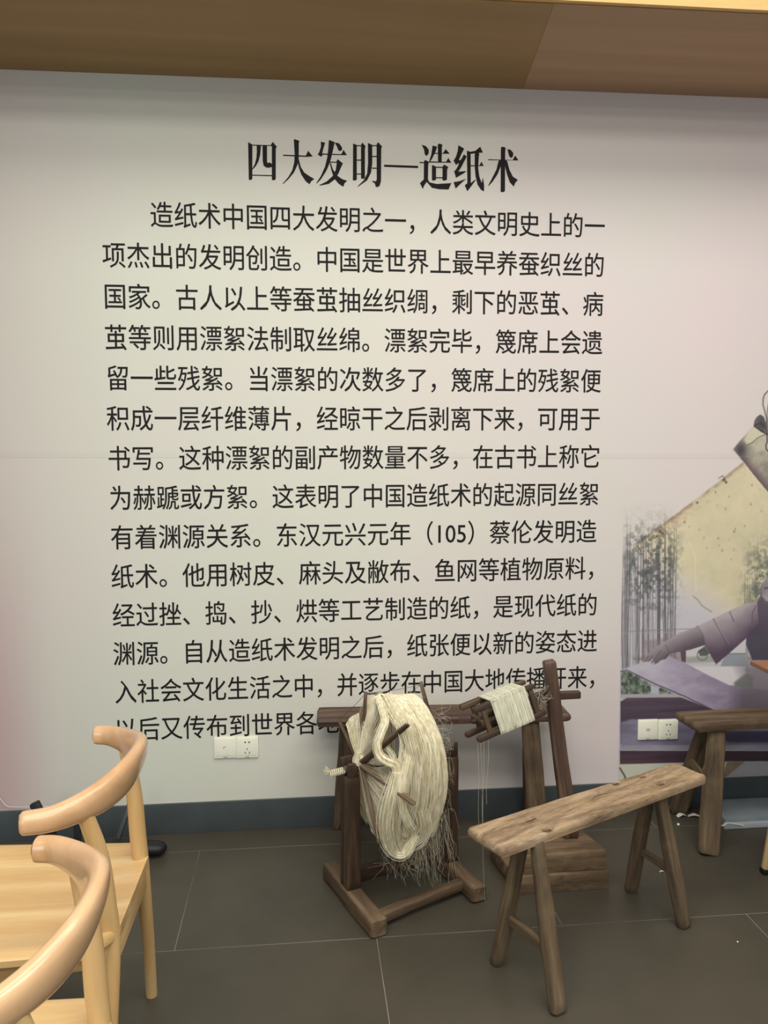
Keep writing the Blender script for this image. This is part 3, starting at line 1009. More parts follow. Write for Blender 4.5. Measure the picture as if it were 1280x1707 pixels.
# ------------------------------------------------------------------ sockets on the wall
def plate(px, py, five_hole, name, label, kindmark):
    c = at(px, py, -0.004)
    t_ = thing(name, label, 'socket' if five_hole else 'wall plate', (c.x, 0, c.z))
    box('faceplate', (c.x, -0.0042, c.z), (0.0856, 0.0082, 0.0856), MAT_PLATE, t_, bev=0.0032)
    box('cover', (c.x, -0.0090, c.z + 0.002), (0.072, 0.0016, 0.070), MAT_PLATE, t_, bev=0.0007)
    y = -0.0101

    def slot(cx, cz, w, h, rot=0, tri=0):
        if tri:
            V = [(cx - tri * w / 2, y, cz), (cx + tri * w / 2, y, cz + h / 2), (cx + tri * w / 2, y, cz - h / 2)]
            V += [(a, y + 0.001, b) for a, _, b in V]
            me_ = pydata([Vector(v) - Vector((cx, y, cz)) for v in V], [(0, 1, 2), (5, 4, 3), (0, 3, 4, 1), (1, 4, 5, 2), (2, 5, 3, 0)])
            link('slot', me_, MAT_HOLE, t_, Matrix.Translation((cx, y, cz)), smooth=False)
        else:
            box('slot', (cx, y, cz), (w, 0.0006, h), MAT_HOLE, t_, bev=0, rot=Matrix.Rotation(rot, 3, 'Y'))
    if five_hole:
        slot(c.x - 0.009, c.z + 0.021, 0.008, 0.008, tri=1)
        slot(c.x + 0.009, c.z + 0.021, 0.008, 0.008, tri=-1)
        slot(c.x, c.z - 0.006, 0.0024, 0.008)
        slot(c.x - 0.008, c.z - 0.021, 0.0024, 0.0085, rot=-0.5)
        slot(c.x + 0.008, c.z - 0.021, 0.0024, 0.0085, rot=0.5)
    elif kindmark == 'corner':
        box('symbol', (c.x - 0.0008, y, c.z + 0.004), (0.011, 0.0004, 0.0016), MAT_MARK, t_, bev=0)
        box('symbol', (c.x - 0.0055, y, c.z), (0.0016, 0.0004, 0.009), MAT_MARK, t_, bev=0)
    else:
        for dx, dz, ww, hh in ((-0.004, 0.004, .005, .0014), (0.0035, 0.004, .005, .0014), (-0.004, 0, .005, .0014), (0.0035, 0, .005, .0014), (-0.0066, 0, .001, .010), (0, 0, .001, .010), (0.0066, 0, .001, .010), (0, -0.0045, .014, .0014)):
            box('symbol', (c.x + dx, y, c.z + dz), (ww, 0.0004, hh), MAT_MARK, t_, bev=0)
    box('maker_mark', (c.x, -0.0085, c.z - 0.0388), (0.014, 0.0004, 0.0022), MAT_MARK, t_, bev=0)


plate(375.4, 1245.8, False, 'data_plate', 'ivory blank wall plate with a small angle symbol, under the last line of text', 'corner')
plate(412.2, 1245.2, True, 'power_socket', 'ivory five hole power socket just under the last line of text', None)
plate(1079.4, 1215.8, False, 'data_plate', 'ivory blank wall plate with a small grid symbol, on the printed picture', 'grid')
plate(1113.0, 1215.4, True, 'power_socket', 'ivory five hole power socket on the printed picture beside the far bench', None)


# ------------------------------------------------------------------ light wooden chairs with a curved horn back
def make_chair():
    """local frame: front towards -X, rear leg line at x=+0.20, centre of width y=0"""
    t_ = thing('armchair', 'x', 'chair', (0, 0, 0))
    # seat: hollowed board, wider in front
    nx, ny = 40, 44
    xs = np.linspace(-0.255, 0.194, nx)
    top, bot = [], []
    for i, x in enumerate(xs):
        f = (x + 0.255) / 0.455
        hw = 0.262 - 0.028 * f
        if f > 0.86:
            q = (f - 0.86) / 0.14
            hw -= 0.085 * q ** 1.3
        if f < 0.06:
            hw -= 0.02 * (1 - f / 0.06) ** 2
        for j in range(ny):
            v = -1 + 2 * j / (ny - 1)
            y = v * hw
            dish = -0.016 * (1 - min(1, abs(v) / 0.88) ** 3.0) * min(1, f / 0.15) * min(1, (1.0 - f) / 0.20)
            ed = min((1 - abs(v)) * hw, (1 - f) * 0.455, f * 0.455)
            rd = 0 if ed > 0.008 else (0.008 - math.sqrt(max(0, 0.008 ** 2 - (0.008 - ed) ** 2)))
            top.append((x, y, 0.450 + dish - rd))
            bot.append((x, y, 0.424 + 0.004 * (0 if ed > 0.004 else 1)))
    V = top + bot
    n = nx * ny
    Fc = []
    for i in range(nx - 1):
        for j in range(ny - 1):
            a = i * ny + j
            Fc.append((a, a + ny, a + ny + 1, a + 1))
            Fc.append((n + a, n + a + 1, n + a + ny + 1, n + a + ny))
    for i in range(nx - 1):
        a = i * ny
        Fc.append((a, n + a, n + a + ny, a + ny))
        b = i * ny + ny - 1
        Fc.append((b, b + ny, n + b + ny, n + b))
    for j in range(ny - 1):
        Fc.append((j, j + 1, n + j + 1, n + j))
        b = (nx - 1) * ny + j
        Fc.append((b, n + b, n + b + 1, b + 1))
    link('seat', pydata(V, Fc), MAT_OAKX, t_)
    # aprons below the seat
    bar('apron', (0.178, -0.15, 0.395), (0.178, 0.15, 0.395), 0.022, 0.062, MAT_OAK, t_, r=0.005)
    bar('apron', (-0.205, -0.20, 0.395), (-0.205, 0.20, 0.395), 0.022, 0.055, MAT_OAK, t_, r=0.005)
    for s in (1, -1):
        bar('apron', (-0.20, s * 0.222, 0.395), (0.175, s * 0.166, 0.395), 0.055, 0.022, MAT_OAK, t_, hint=(0, 0, 1), r=0.005)
    # legs: round, splayed, rear ones run on as posts up to the back rail
    for s in (1, -1):
        rear = catmull([(0.172, s * 0.250, 0.0), (0.176, s * 0.205, 0.20), (0.176, s * 0.160, 0.40), (0.168, s * 0.158, 0.50), (0.158, s * 0.168, 0.62), (0.134, s * 0.190, 0.735)], 6)
        rad = lambda t: 0.0165 + 0.0085 * math.sin(math.pi * min(1, t * 1.0) ** 0.9) * (1 if t < .7 else 1)
        tubes('rear_leg', [rear], [lambda t: 0.0150 + 0.0060 * math.exp(-((t - .62) / .36) ** 2)], MAT_OAK, t_, sides=20)
        front = catmull([(-0.235, s * 0.262, 0.0), (-0.222, s * 0.238, 0.22), (-0.212, s * 0.222, 0.424)], 6)
        tubes('front_leg', [front], [lambda t: 0.0150 + 0.0085 * t], MAT_OAK, t_, sides=20)
    # horn shaped back and arm rail
    cl = [(0.046, 0.252, .752), (0.085, 0.243, .752), (0.130, 0.203, .754), (0.168, 0.146, .758), (0.195, 0.075, .765), (0.203, 0.0, .768),
          (0.195, -0.075, .765), (0.168, -0.146, .758), (0.130, -0.203, .754), (0.085, -0.243, .752), (0.030, -0.258, .752)]
    P = catmull(cl, 10)
    n = len(P)
    rings = []
    for i, p in enumerate(P):
        t = i / (n - 1)
        tg = (P[min(i + 1, n - 1)] - P[max(i - 1, 0)]).normalized()
        up = Vector((0, 0, 1))
        out = tg.cross(up).normalized()
        if out.dot(Vector((p.x - 0.03, p.y, 0))) < 0:
            out = -out
        b = math.exp(-((t - .5) / .27) ** 2)
        hh = 0.0235 + 0.0310 * b ** 1.2       # half height
        ww = 0.0225 - 0.002 * b        # half thickness
        tilt = 0.30 * b
        up2 = (up * math.cos(tilt) + out * math.sin(tilt)).normalized()
        out2 = (out * math.cos(tilt) - up * math.sin(tilt)).normalized()
        ring = []
        e = 1.0
        if i == 0 or i == n - 1:
            e = 0.72
        elif i == 1 or i == n - 2:
            e = 0.97
        for k in range(32):
            a = 2 * math.pi * k / 32
            c, s = math.cos(a), math.sin(a)
            q = 2.3
            cx = math.copysign(abs(c) ** (2 / q), c) * ww * e
            sy = math.copysign(abs(s) ** (2 / q), s) * hh * e
            # inner face hollow, outer face swelling
            ring.append(p + out2 * (cx - 0.006 * b * (1 if c < 0 else 0) * -1 * 0) + up2 * sy)
        rings.append([v - Vector((0.004, 0, 0.010)) for v in ring])
    link('horn_back_rail', loft(rings), MAT_HORN, t_)
    return t_


ch = make_chair()
ch['label'] = 'light wooden horn back chair nearer the wall, its whole rail in view'
ch['group'] = 'light wooden horn back chairs'
ch.location = (-0.605, -1.200, 0)
ch.rotation_euler = (0, 0, math.radians(-0.8))
ch2 = copy_tree(ch)
ch2['label'] = 'light wooden horn back chair nearer the camera, cut by the left bottom corner'
ch2.location = (-0.550, -1.822, 0)
ch2.rotation_euler = (0, 0, math.radians(2))


# ------------------------------------------------------------------ benches
def bench(label, A, B, w, z, thick, mat_top, mat_leg, legs, stretch, pockets=(), r=0.012, rough=0.002, ends=(0.012, 0.012), skew=(0, 0), seed=3, w1=None, step=0.004, leg_w=(0.05, 0.034), dist=None, wfn=None):
    A, B = Vector((A[0], A[1], z - thick / 2)), Vector((B[0], B[1], z - thick / 2))
    mid = (A + B) / 2
    t_ = thing('bench', label, 'bench', (mid.x, mid.y, 0))
    plank('seat', A, B, w, thick, mat_top, t_, rough=rough, r=r, pockets=pockets, ends=ends, skew=skew, seed=seed, w1=w1, step=step, edge_noise=0.012, width_fn=wfn)
    dirv = (B - A).normalized()
    side = dirv.cross(Vector((0, 0, 1)))          # towards the viewer's side
    for k, (foot, top) in enumerate(legs):
        f, tp = Vector(foot), Vector(top)
        bar('leg', f, tp, leg_w[0], leg_w[1], mat_leg, t_, hint=dirv, w1=leg_w[0] * 0.8, d1=leg_w[1] * 0.9, r=0.011, rough=0.004, ease=0.006, seed=seed + k, mid=0.004)
    for (a, b, ww, dd) in stretch:
        bar('stretcher', a, b, ww, dd, mat_leg, t_, hint=(0, 0, 1), r=0.006, rough=0.003, seed=seed + 9)
    return t_, A, dirv, side


# foreground bench
bA, bB = Vector((0.478, -1.045)), Vector((1.262, -0.655))
bd = (bB - bA).normalized()


def bpt(px, py, z=0.452):
    d = ray(px, py)
    p = CAM + d * ((z - CAM.z) / d.z)
    return p


bdir3 = Vector((bd.x, bd.y, 0))
bx = Vector((0, 0, 1)).cross(bdir3)    # plank local x = y cross z


def along(px, py):
    p = bpt(px, py)
    q = p - Vector((bA.x, bA.y, p.z))
    return q.dot(bdir3), q.dot(bx)


PK = []
for (px, py, hl, hw, dp, an) in ((886, 1363, .027, .008, .009, 0.15), (912, 1380, .018, .010, .009, 0), (1027, 1303.5, .018, .011, .009, 0), (1072, 1292, .018, .010, .009, 0), (1103, 1304.5, .018, .010, .009, 0), (1117, 1283, .008, .004, .004, 0.3),
                                 (990, 1332, .010, .004, .003, 0.5), (953, 1334, .008, .004, .002, 0.2), (1046, 1313, .006, .004, .002, 0), (895, 1400, .004, .004, .002, 0), (962, 1362, .012, .002, .002, -0.6)):
    a, b = along(px, py)
    PK.append((a, b, hl, hw, dp, an))
Z = 0.45
fb, A_, d_, s_ = bench(
    'long worn pale wooden bench standing free on the tiles in front of the spindle stand', bA, bB, 0.150, Z, 0.032, MAT_BENCHTOP, MAT_BENCHLEG,
    [((0.553, -0.915, 0.0), (0.605, -0.992, 0.428)), ((0.664, -1.135, 0.0), (0.630, -1.035, 0.428)),
     ((1.097, -0.585, 0.0), (1.112, -0.690, 0.428)), ((1.178, -0.805, 0.0), (1.118, -0.728, 0.428))],
    [], pockets=PK, seed=5, w1=0.128, step=0.0032, leg_w=(0.046, 0.034), rough=0.0022)
bar('stretcher', (0.572, -0.942, 0.155), (0.652, -1.100, 0.155), 0.034, 0.018, MAT_BENCHLEG, fb, hint=(0, 0, 1), r=0.005, rough=0.003, seed=77)
bar('stretcher', (1.104, -0.625, 0.165), (1.158, -0.778, 0.165), 0.026, 0.017, MAT_BENCHLEG, fb, hint=(0, 0, 1), r=0.005, rough=0.003, seed=78)
for k, (a, b, hl, hw, dp, an) in enumerate(PK[:5]):
    c = Vector((bA.x, bA.y, 0)) + bdir3 * a + bx * b
    m = Matrix((bdir3, bx, Vector((0, 0, 1)))).transposed().to_4x4() @ Matrix.Rotation(an, 4, 'Z')
    m.translation = Vector((c.x, c.y, Z - 0.0135))
    link('tenon', boxmesh(hl * 1.9, hw * 1.8, 0.012, 0.001), MAT_TENON, fb, m)

# bench along the wall, behind the silk reel
b3, _, _, _ = bench(
    'dark narrow wooden bench standing along the wall behind the silk reel', (0.045, -0.112), (1.010, -0.150), 0.150, 0.498, 0.034, MAT_OLDRED, MAT_OLDMID,
    [], [], seed=15, step=0.007, rough=0.0015, skew=(0.0, 0.0), ends=(0.010, 0.03))
for k, (f, tp, ww, dd, mt) in enumerate((
        ((0.158, -0.225, 0.0), (0.165, -0.150, 0.470), .045, .035, MAT_OLDDARK), ((0.120, -0.034, 0.0), (0.150, -0.085, 0.470), .034, .03, MAT_OLDMID),
        ((0.873, -0.285, 0.0), (0.853, -0.185, 0.470), .080, .040, MAT_OLDMID), ((0.905, -0.036, 0.0), (0.875, -0.110, 0.470), .060, .035, MAT_OLDDARK))):
    bar('leg', f, tp, ww, dd, mt, b3, hint=(1, 0, 0), w1=ww * 0.8, r=0.012, rough=0.004, seed=40 + k, ease=0.005)

# bench in front of the picture, running out of view to the right
b2, _, _, _ = bench(
    'old wooden bench against the printed picture, leaving the frame at the right', (1.476, -0.188), (2.42, -0.150), 0.165, 0.452, 0.034, MAT_OLDMID, MAT_BENCHLEG,
    [((1.480, -0.385, 0.0), (1.585, -0.225, 0.424)), ((1.528, -0.040, 0.0), (1.590, -0.150, 0.424)),
     ((2.400, -0.345, 0.0), (2.33, -0.195, 0.424)), ((2.38, -0.030, 0.0), (2.32, -0.115, 0.424))],
    [((1.512, -0.30, 0.235), (1.545, -0.10, 0.235), 0.050, 0.018), ((2.375, -0.30, 0.20), (2.355, -0.08, 0.20), 0.030, 0.018)],
    seed=25, step=0.005, leg_w=(0.072, 0.045), skew=(-0.05, 0), rough=0.002)

# ------------------------------------------------------------------ spindle stand with the small thread reel
st = thing('spindle_stand', 'dark upright post on a thick two layer wooden block, behind the foreground bench', 'stand', (0.865, -0.45, 0))


def slab(name, pts, z0, z1, mat, parent, seed, inset=0.006):
    """rough slab from a plan outline; edges subdivided and chipped"""
    rr = random.Random(seed)
    out = []
    n = len(pts)
    for i in range(n):
        a, b = Vector(pts[i]), Vector(pts[(i + 1) % n])
        k = max(2, int((b - a).length / 0.02))
        for j in range(k):
            out.append(a + (b - a) * (j / k))
    cen = sum(out, Vector((0, 0))) / len(out)
    offs = [rr.uniform(-.003, .003) for _ in out]
    rings = []
    for zf, ins in ((0, inset * .4), (0.06, 0), (0.5, -0.001), (0.93, 0), (1.0, inset * .7)):
        ring = []
        for p, o in zip(out, offs):
            v = (p - cen)
            L = v.length
            v = v / L
            q = cen + v * (L - ins + o * (1 + rr.uniform(-.4, .4)))
            ring.append((q.x - cen.x, q.y - cen.y, (z1 - z0) * zf + rr.uniform(-.001, .001)))
        rings.append(ring)
    return link(name, loft(rings), mat, parent, Matrix.Translation((cen.x, cen.y, z0)) @ Matrix.Identity(4))


slab('lower_block', [(0.700, -0.575), (1.028, -0.568), (1.030, -0.330), (0.672, -0.330)], 0.0, 0.062, MAT_OLDBASE, st, 1)
slab('upper_block', [(0.735, -0.560), (1.020, -0.556), (0.985, -0.345), (0.748, -0.345)], 0.0625, 0.130, MAT_OLDBASE, st, 2)
PT = at(914.5, 1101, -0.45)
PB = at(951.0, 1400, -0.45)
pbz = 0.128
k_ = (pbz - PT.z) / (PB.z - PT.z)
PB = PT + (PB - PT) * k_
bar('post', PB, PT, 0.054, 0.036, MAT_OLDRED, st, hint=(1, 0, 0), w1=0.043, r=0.007, rough=0.003, ease=0.006, seed=61)
PEG0, PEG1 = at(893, 1161, -0.45), at(967, 1158, -0.45)
bar('peg', PEG0, PEG1, 0.030, 0.020, MAT_OLDRED, st, hint=(0, 0, 1), w1=0.026, r=0.004, rough=0.002, seed=62)

# reel: four long bars round a spindle, thread wound in the middle
HUB = at(890, 1161, -0.485)
END = at(772, 1210, -0.540)
ax = (END - HUB)
ax.normalize()
upv = (Vector((0, 0, 1)) - ax * ax.z).normalized()
sdv = ax.cross(upv).normalized()
if sdv.y > 0:
    sdv = -sdv
th = math.radians(-10)
e1 = upv * math.cos(th) + sdv * math.sin(th)
e2 = -upv * math.sin(th) + sdv * math.cos(th)
rl = thing('thread_reel', 'small four bar wooden reel carried on the dark post', 'reel', HUB)
HS = 0.047


def rp(s, a, b):
    return HUB + ax * s + e1 * (a * HS) + e2 * (b * HS)


# e2 points to the viewer: (up, viewer)
ext = {(1, 1): (0.005, 0.240), (1, -1): (-0.005, 0.250), (-1, -1): (0.01, 0.262), (-1, 1): (-0.004, 0.256)}
for c, (s0, s1) in ext.items():
    bar('slat', rp(s0, *c), rp(s1, *c), 0.017, 0.021, MAT_OLDDARK, rl, hint=e1, r=0.005, rough=0.003, ease=0.005, seed=sum(c) * 3 + c[0] + 70, w1=0.020, d1=0.022)
for s in (0.026, 0.205):
    for b_ in (1, -1):
        bar('end_upright', rp(s, 1.0, b_), rp(s, -1.0, b_), 0.018, 0.012, MAT_OLDDARK, rl, hint=ax, r=0.003, seed=80, rough=0.001)
    bar('cross_arm', rp(s + .012, -0.1, 1.0), rp(s + .012, 0.1, -1.0), 0.016, 0.018, MAT_OLDDARK, rl, hint=ax, r=0.003, seed=81, rough=0.001)
bar('axle', HUB - ax * 0.060, HUB + ax * 0.240, 0.016, 0.016, MAT_OLDDARK, rl, hint=e1, r=0.0075)
# wound thread: a helix over the four bars
path = []
turns = 66
rs = 1.27
cs = [(1, -1), (1, 1), (-1, 1), (-1, -1)]
for k in range(turns):
    s_a = 0.046 + 0.128 * k / turns + random.uniform(-.0016, .0016)
    rk = rs + random.uniform(-.015, .02)
    for q, c in enumerate(cs):
        for dd in (-0.12, 0.0, 0.12):
            nx_, pv = cs[(q + 1) % 4], cs[(q - 1) % 4]
            cx = c[0] * rk + (nx_[0] - c[0]) * max(dd, 0) + (pv[0] - c[0]) * max(-dd, 0)
            cy = c[1] * rk + (nx_[1] - c[1]) * max(dd, 0) + (pv[1] - c[1]) * max(-dd, 0)
            sh_ = 0.03 if dd == 0 else 0
            path.append(rp(s_a + 0.0004 * q, cx * (1 - sh_), cy * (1 - sh_)))
sp_ = tubes('wound_thread', [path], [0.00085], MAT_THREAD, None, sides=5, origin=HUB + ax * 0.11)
tag(sp_, 'pale silk thread wound in a square band round the small reel', 'thread')
rings = []
for s, e in ((0.046, .985), (0.049, 1.0), (0.172, 1.0), (0.175, .985), (0.175, .955), (0.046, .955)):
    q_ = 2 * HS * rs * 0.998 * e
    rings.append([HUB + ax * s + e1 * x + e2 * y for (x, y) in rrect(q_, q_, 0.008, 5)])
link('inner_turns', loft(rings + [rings[0]], cap=False), MAT_THREADCORE, sp_)

# knotted waste yarn round the hub
pp = []
for k in range(46):
    c = HUB - e1 * .018 + ax * random.uniform(-.03, .02) + e1 * random.gauss(0, .014) + e2 * random.gauss(0, .014)
    v = [c + Vector((random.gauss(0, .018), random.gauss(0, .012), random.gauss(0, .016))) for _ in range(4)]
    pp.append(catmull(v, 5))
o = tubes('yarn_tangle', pp, [0.0009] * len(pp), MAT_FUZZ, None, sides=4, origin=HUB)
tag(o, 'grey tangle of waste yarn knotted round the hub of the small reel', 'yarn')
# loose threads hanging from the reel to the floor
pp = []
for (xa, ya, Ya, xb, yb) in ((801, 1238, -0.60, 808, 1500), (796, 1240, -0.60, 799, 1395), (806, 1236, -0.60, 804, 1380), (814, 1232, -0.59, 811, 1340)):
    a, b = at(xa, ya, Ya), at(xb, yb, Ya)
    b.z = max(b.z, 0.002)
    pp.append(catmull([a, a.lerp(b, .35) + Vector((.002, 0, 0)), a.lerp(b, .7) - Vector((.002, 0, 0)), b], 6))
o = tubes('hanging_thread', pp, [0.00045] * len(pp), MAT_WISP, None, sides=3, origin=pp[0][0])
tag(o, 'fine loose silk threads hanging straight down from the small reel', 'thread')

# ------------------------------------------------------------------ large silk reel on its floor frame
fr = thing('reel_frame', 'dark two post wooden floor frame that carries the silk reel', 'frame', (0.315, -0.50, 0))
ang = math.radians(20.8)
a_dir = Vector((math.cos(ang), math.sin(ang), 0))
f_dir = Vector((math.sin(ang), -math.cos(ang), 0))     # towards the viewer
O = Vector((0.322, -0.492, 0))


def L3(s, f, z):
    return O + a_dir * s + f_dir * f + Vector((0, 0, z))


SL, SR = -0.190, 0.190
bar('runner', L3(SL, -0.175, 0.030), L3(SL, 0.215, 0.030), 0.058, 0.060, MAT_OLDMID, fr, hint=a_dir, r=0.010, rough=0.005, ease=0.006, seed=101)
bar('runner', L3(SR, -0.165, 0.030), L3(SR, 0.195, 0.030), 0.056, 0.060, MAT_OLDMID, fr, hint=a_dir, r=0.014, rough=0.006, ease=0.008, seed=102)
bar('crosspiece', L3(SL + 0.027, 0.160, 0.030), L3(SR - 0.026, 0.118, 0.034), 0.036, 0.032, MAT_OLDMID, fr, hint=f_dir, r=0.005, rough=0.004, seed=103)
bar('crosspiece', L3(SL + 0.02, -0.062, 0.052), L3(SR - 0.02, -0.085, 0.052), 0.030, 0.046, MAT_OLDDARK, fr, hint=f_dir, r=0.004, rough=0.003, seed=104)
bar('post', L3(SL, 0.0, 0.059), L3(SL, 0.0, 0.440), 0.050, 0.060, MAT_OLDDARK, fr, hint=a_dir, w1=0.046, r=0.005, rough=0.003, seed=105)
bar('post_prong', L3(SL + .002, 0.022, 0.438), L3(SL + .002, 0.022, 0.484), 0.042, 0.016, MAT_OLDDARK, fr, hint=a_dir, r=0.004, rough=0.002, seed=106)
bar('post_prong', L3(SL - .002, -0.024, 0.438), L3(SL - .002, -0.024, 0.492), 0.042, 0.014, MAT_OLDDARK, fr, hint=a_dir, r=0.004, rough=0.002, seed=107)
bar('post', L3(SR, 0.0, 0.059), L3(SR, 0.0, 0.440), 0.046, 0.056, MAT_OLDDARK, fr, hint=a_dir, w1=0.040, r=0.005, rough=0.003, seed=108)
bar('post_prong', L3(SR, 0.022, 0.438), L3(SR, 0.022, 0.488), 0.038, 0.014, MAT_OLDDARK, fr, hint=a_dir, r=0.004, rough=0.002, seed=109)
bar('post_prong', L3(SR, -0.022, 0.438), L3(SR, -0.022, 0.480), 0.038, 0.014, MAT_OLDDARK, fr, hint=a_dir, r=0.004, rough=0.002, seed=110)

ZA = 0.458
rw = thing('silk_reel', 'large spoked wooden reel set across the two posts of the floor frame', 'reel', L3(0, 0, ZA))
bar('axle', L3(-0.214, 0, ZA), L3(0.215, 0, ZA), 0.024, 0.024, MAT_STICK, rw, hint=(0, 0, 1), r=0.011, rough=0.002, seed=111)


def tip(s, adeg, rad):
    a = math.radians(adeg)
    return L3(s, rad * math.cos(a), ZA + rad * math.sin(a))


LT, RT = {}, {}
HUBL = L3(-0.150, 0, ZA)
left_tips = {86: tip(-0.140, 86, 0.250), 26: at(678, 1209, -0.735), -34: at(689, 1339, -0.790), -94: at(631, 1403, -0.715), 200: tip(-0.12, 200, 0.235), 158: tip(-0.135, 158, 0.235)}
for adeg, T in left_tips.items():
    LT[adeg] = T
    HUBL = at(602, 1273, -.612) if adeg in (26, -34, -94) else L3(-0.150, 0, ZA)
    d_ = (T - HUBL).normalized()
    bar('spoke', HUBL + d_ * 0.004, T + d_ * 0.006, 0.024 if adeg < 60 and adeg > -60 else 0.015, 0.010, MAT_STICK, rw, hint=(a_dir + f_dir * .6), w1=0.017 if adeg < 60 and adeg > -60 else 0.011, d1=0.008, r=0.003, rough=0.0015, seed=120 + adeg)
for adeg, sx in ((93, .082), (-90, .05), (208, .07), (150, .07)):
    RT[adeg] = tip(sx, adeg, 0.24)
    bar('spoke', tip(0.145, adeg, 0.004), tip(sx, adeg, 0.252), 0.020, 0.010, MAT_STICK, rw, hint=a_dir, w1=0.012, d1=0.007, r=0.003, rough=0.0015, seed=220 + adeg)
# cords joining the spoke tips at top and back
pairs = [(LT[86], RT[93]), (LT[158], RT[150]), (LT[200], RT[208]), (LT[86], LT[158]), (LT[158], LT[200]), (LT[200], LT[-94]), (RT[93], RT[150]), (RT[150], RT[208])]
cords = [catmull([p_, (p_ + q_) / 2 - Vector((0, 0, .004)), q_], 4) for p_, q_ in pairs]
tubes('tip_cords', cords, [0.0008] * len(cords), MAT_STICK, rw, sides=4, origin=L3(0, 0, ZA))


# ------------------------------------------------------------------ the silk hank
def strand_between(Lp, Rp, n, jit, rad, seed, bulge=0.0, wav=0.0):
    """strands interpolated between two edge polylines (same length) with depth bulge towards the viewer"""
    rr = random.Random(seed)
    Lc, Rc = catmull(Lp, 7), catmull(Rp, 7)
    m = min(len(Lc), len(Rc))
    out, rad_ = [], []
    for k in range(n):
        u = rr.random()
        du = rr.uniform(-.10, .10)
        ph, fq, am = rr.uniform(0, 6.28), rr.uniform(1, 3), rr.uniform(.3, 1) * jit
        dep = rr.uniform(-1, 1)
        i0 = rr.randrange(0, max(1, m // 5)) if rr.random() < .3 else 0
        i1 = m - (rr.randrange(0, max(1, m // 5)) if rr.random() < .3 else 0)
        pts = []
        for i in range(i0, i1):
            t = i / (m - 1)
            uu = min(1, max(0, u + du * math.sin(t * fq * 2 + ph)))
            p = Lc[i].lerp(Rc[i], uu)
            off = bulge * (1 - (2 * uu - 1) ** 2) * math.sin(math.pi * min(1, max(0, t * .94 + .03)))
            p = p + f_dir * (off + dep * 0.006)
            p = p + a_dir * (am * math.sin(t * 9 * fq + ph)) + Vector((0, 0, am * .5 * math.cos(t * 7 + ph)))
            if wav:
                p = p + a_dir * (wav * math.sin(t * 70 + u * 3)) + f_dir * (wav * math.cos(t * 70 + u * 3))
            pts.append(p)
        out.append(pts)
        rad_.append(rad * rr.uniform(.6, 1.3))
    return out, rad_


def E(lst):
    return [at(x, y, Y) for x, y, Y in lst]


hank = thing('silk_hank', 'thick cream raw silk hank draped loosely over the big reel', 'silk', (0.40, -0.60, 0.30))
hO = Vector((0.37, -0.62, 0.42))
# main fall, right side: edges left and right
mainL = E([(622, 1163, -.50), (634, 1157, -.55), (650, 1170, -.60), (664, 1196, -.66), (668, 1225, -.69), (666, 1262, -.71), (658, 1300, -.72), (655, 1340, -.71), (665, 1376, -.68), (688, 1402, -.64)])
mainR = E([(676, 1158, -.45), (692, 1159, -.47), (709, 1176, -.50), (724, 1204, -.53), (737, 1240, -.56), (744, 1280, -.58), (743, 1320, -.59), (736, 1352, -.59), (724, 1380, -.59), (706, 1402, -.60)])


def sheet_between(name, Lp, Rp, bulge, mat, parent, cols=14, folds=0.0, back=0.0):
    Lc, Rc = catmull(Lp, 7), catmull(Rp, 7)
    m = min(len(Lc), len(Rc))
    V, Fc = [], []
    for i in range(m):
        t = i / (m - 1)
        for j in range(cols + 1):
            u = j / cols
            off = bulge * (1 - (2 * u - 1) ** 2) * math.sin(math.pi * min(1, max(0, t * .94 + .03))) + folds * math.sin(u * 26 + t * 2)
            V.append(Lc[i].lerp(Rc[i], u) + f_dir * (off - back) - hO)
    for i in range(m - 1):
        for j in range(cols):
            a = i * (cols + 1) + j
            Fc.append((a, a + 1, a + cols + 2, a + cols + 1))
    me = pydata(V, Fc)
    return link(name, me, mat, parent, Matrix.Translation(hO))


sheet_between('hank_core', mainL, mainR, 0.035, MAT_SILK, hank, folds=0.003, back=0.006)
S, R_ = strand_between(mainL, mainR, 620, .0022, .0010, 1, bulge=0.036)
S2, R2 = strand_between(mainL, mainR, 160, .0015, .0013, 2, bulge=0.043, wav=0.0007)
o = tubes('strands', S + S2, R_ + R2, MAT_SILK, hank, sides=4, origin=hO)
o['kind'] = 'stuff'
# back half of the hank, going down behind
backL = E([(622, 1163, -.50), (606, 1172, -.42), (596, 1205, -.34), (590, 1260, -.28), (594, 1320, -.28), (612, 1368, -.36), (640, 1400, -.48), (670, 1412, -.58)])
backR = E([(676, 1158, -.45), (668, 1170, -.36), (660, 1205, -.26), (656, 1260, -.22), (660, 1320, -.22), (672, 1368, -.30), (690, 1396, -.42), (706, 1404, -.58)])
S, R_ = strand_between(backL, backR, 200, .002, .0008, 3, bulge=-0.01)
o = tubes('strands', S, R_, MAT_SILK, hank, sides=3, origin=hO)
o['kind'] = 'stuff'


def lock(px, width, n, rad, seed, flat=.5, mat=MAT_SILK, name='lock'):
    rr = random.Random(seed)
    C_ = catmull(E(px), 8)
    m = len(C_)
    out, ra = [], []
    for k in range(n):
        a, b = rr.gauss(0, .42), rr.gauss(0, .42 * flat)
        ph = rr.uniform(0, 6.28)
        tw = rr.uniform(-1, 1)
        pts = []
        for i, p in enumerate(C_):
            t = i / (m - 1)
            ww = width(t)
            tg = (C_[min(i + 1, m - 1)] - C_[max(i - 1, 0)]).normalized()
            sd = tg.cross(Fv).normalized()
            pts.append(p + sd * (ww * (a + .12 * math.sin(t * 5 + ph) * tw)) - Vector(Fv) * (ww * b))
        out.append(pts)
        ra.append(rad * rr.uniform(.6, 1.3))
    o = tubes(name, out, ra, mat, hank, sides=4, origin=hO)
    o['kind'] = 'stuff'
    return o


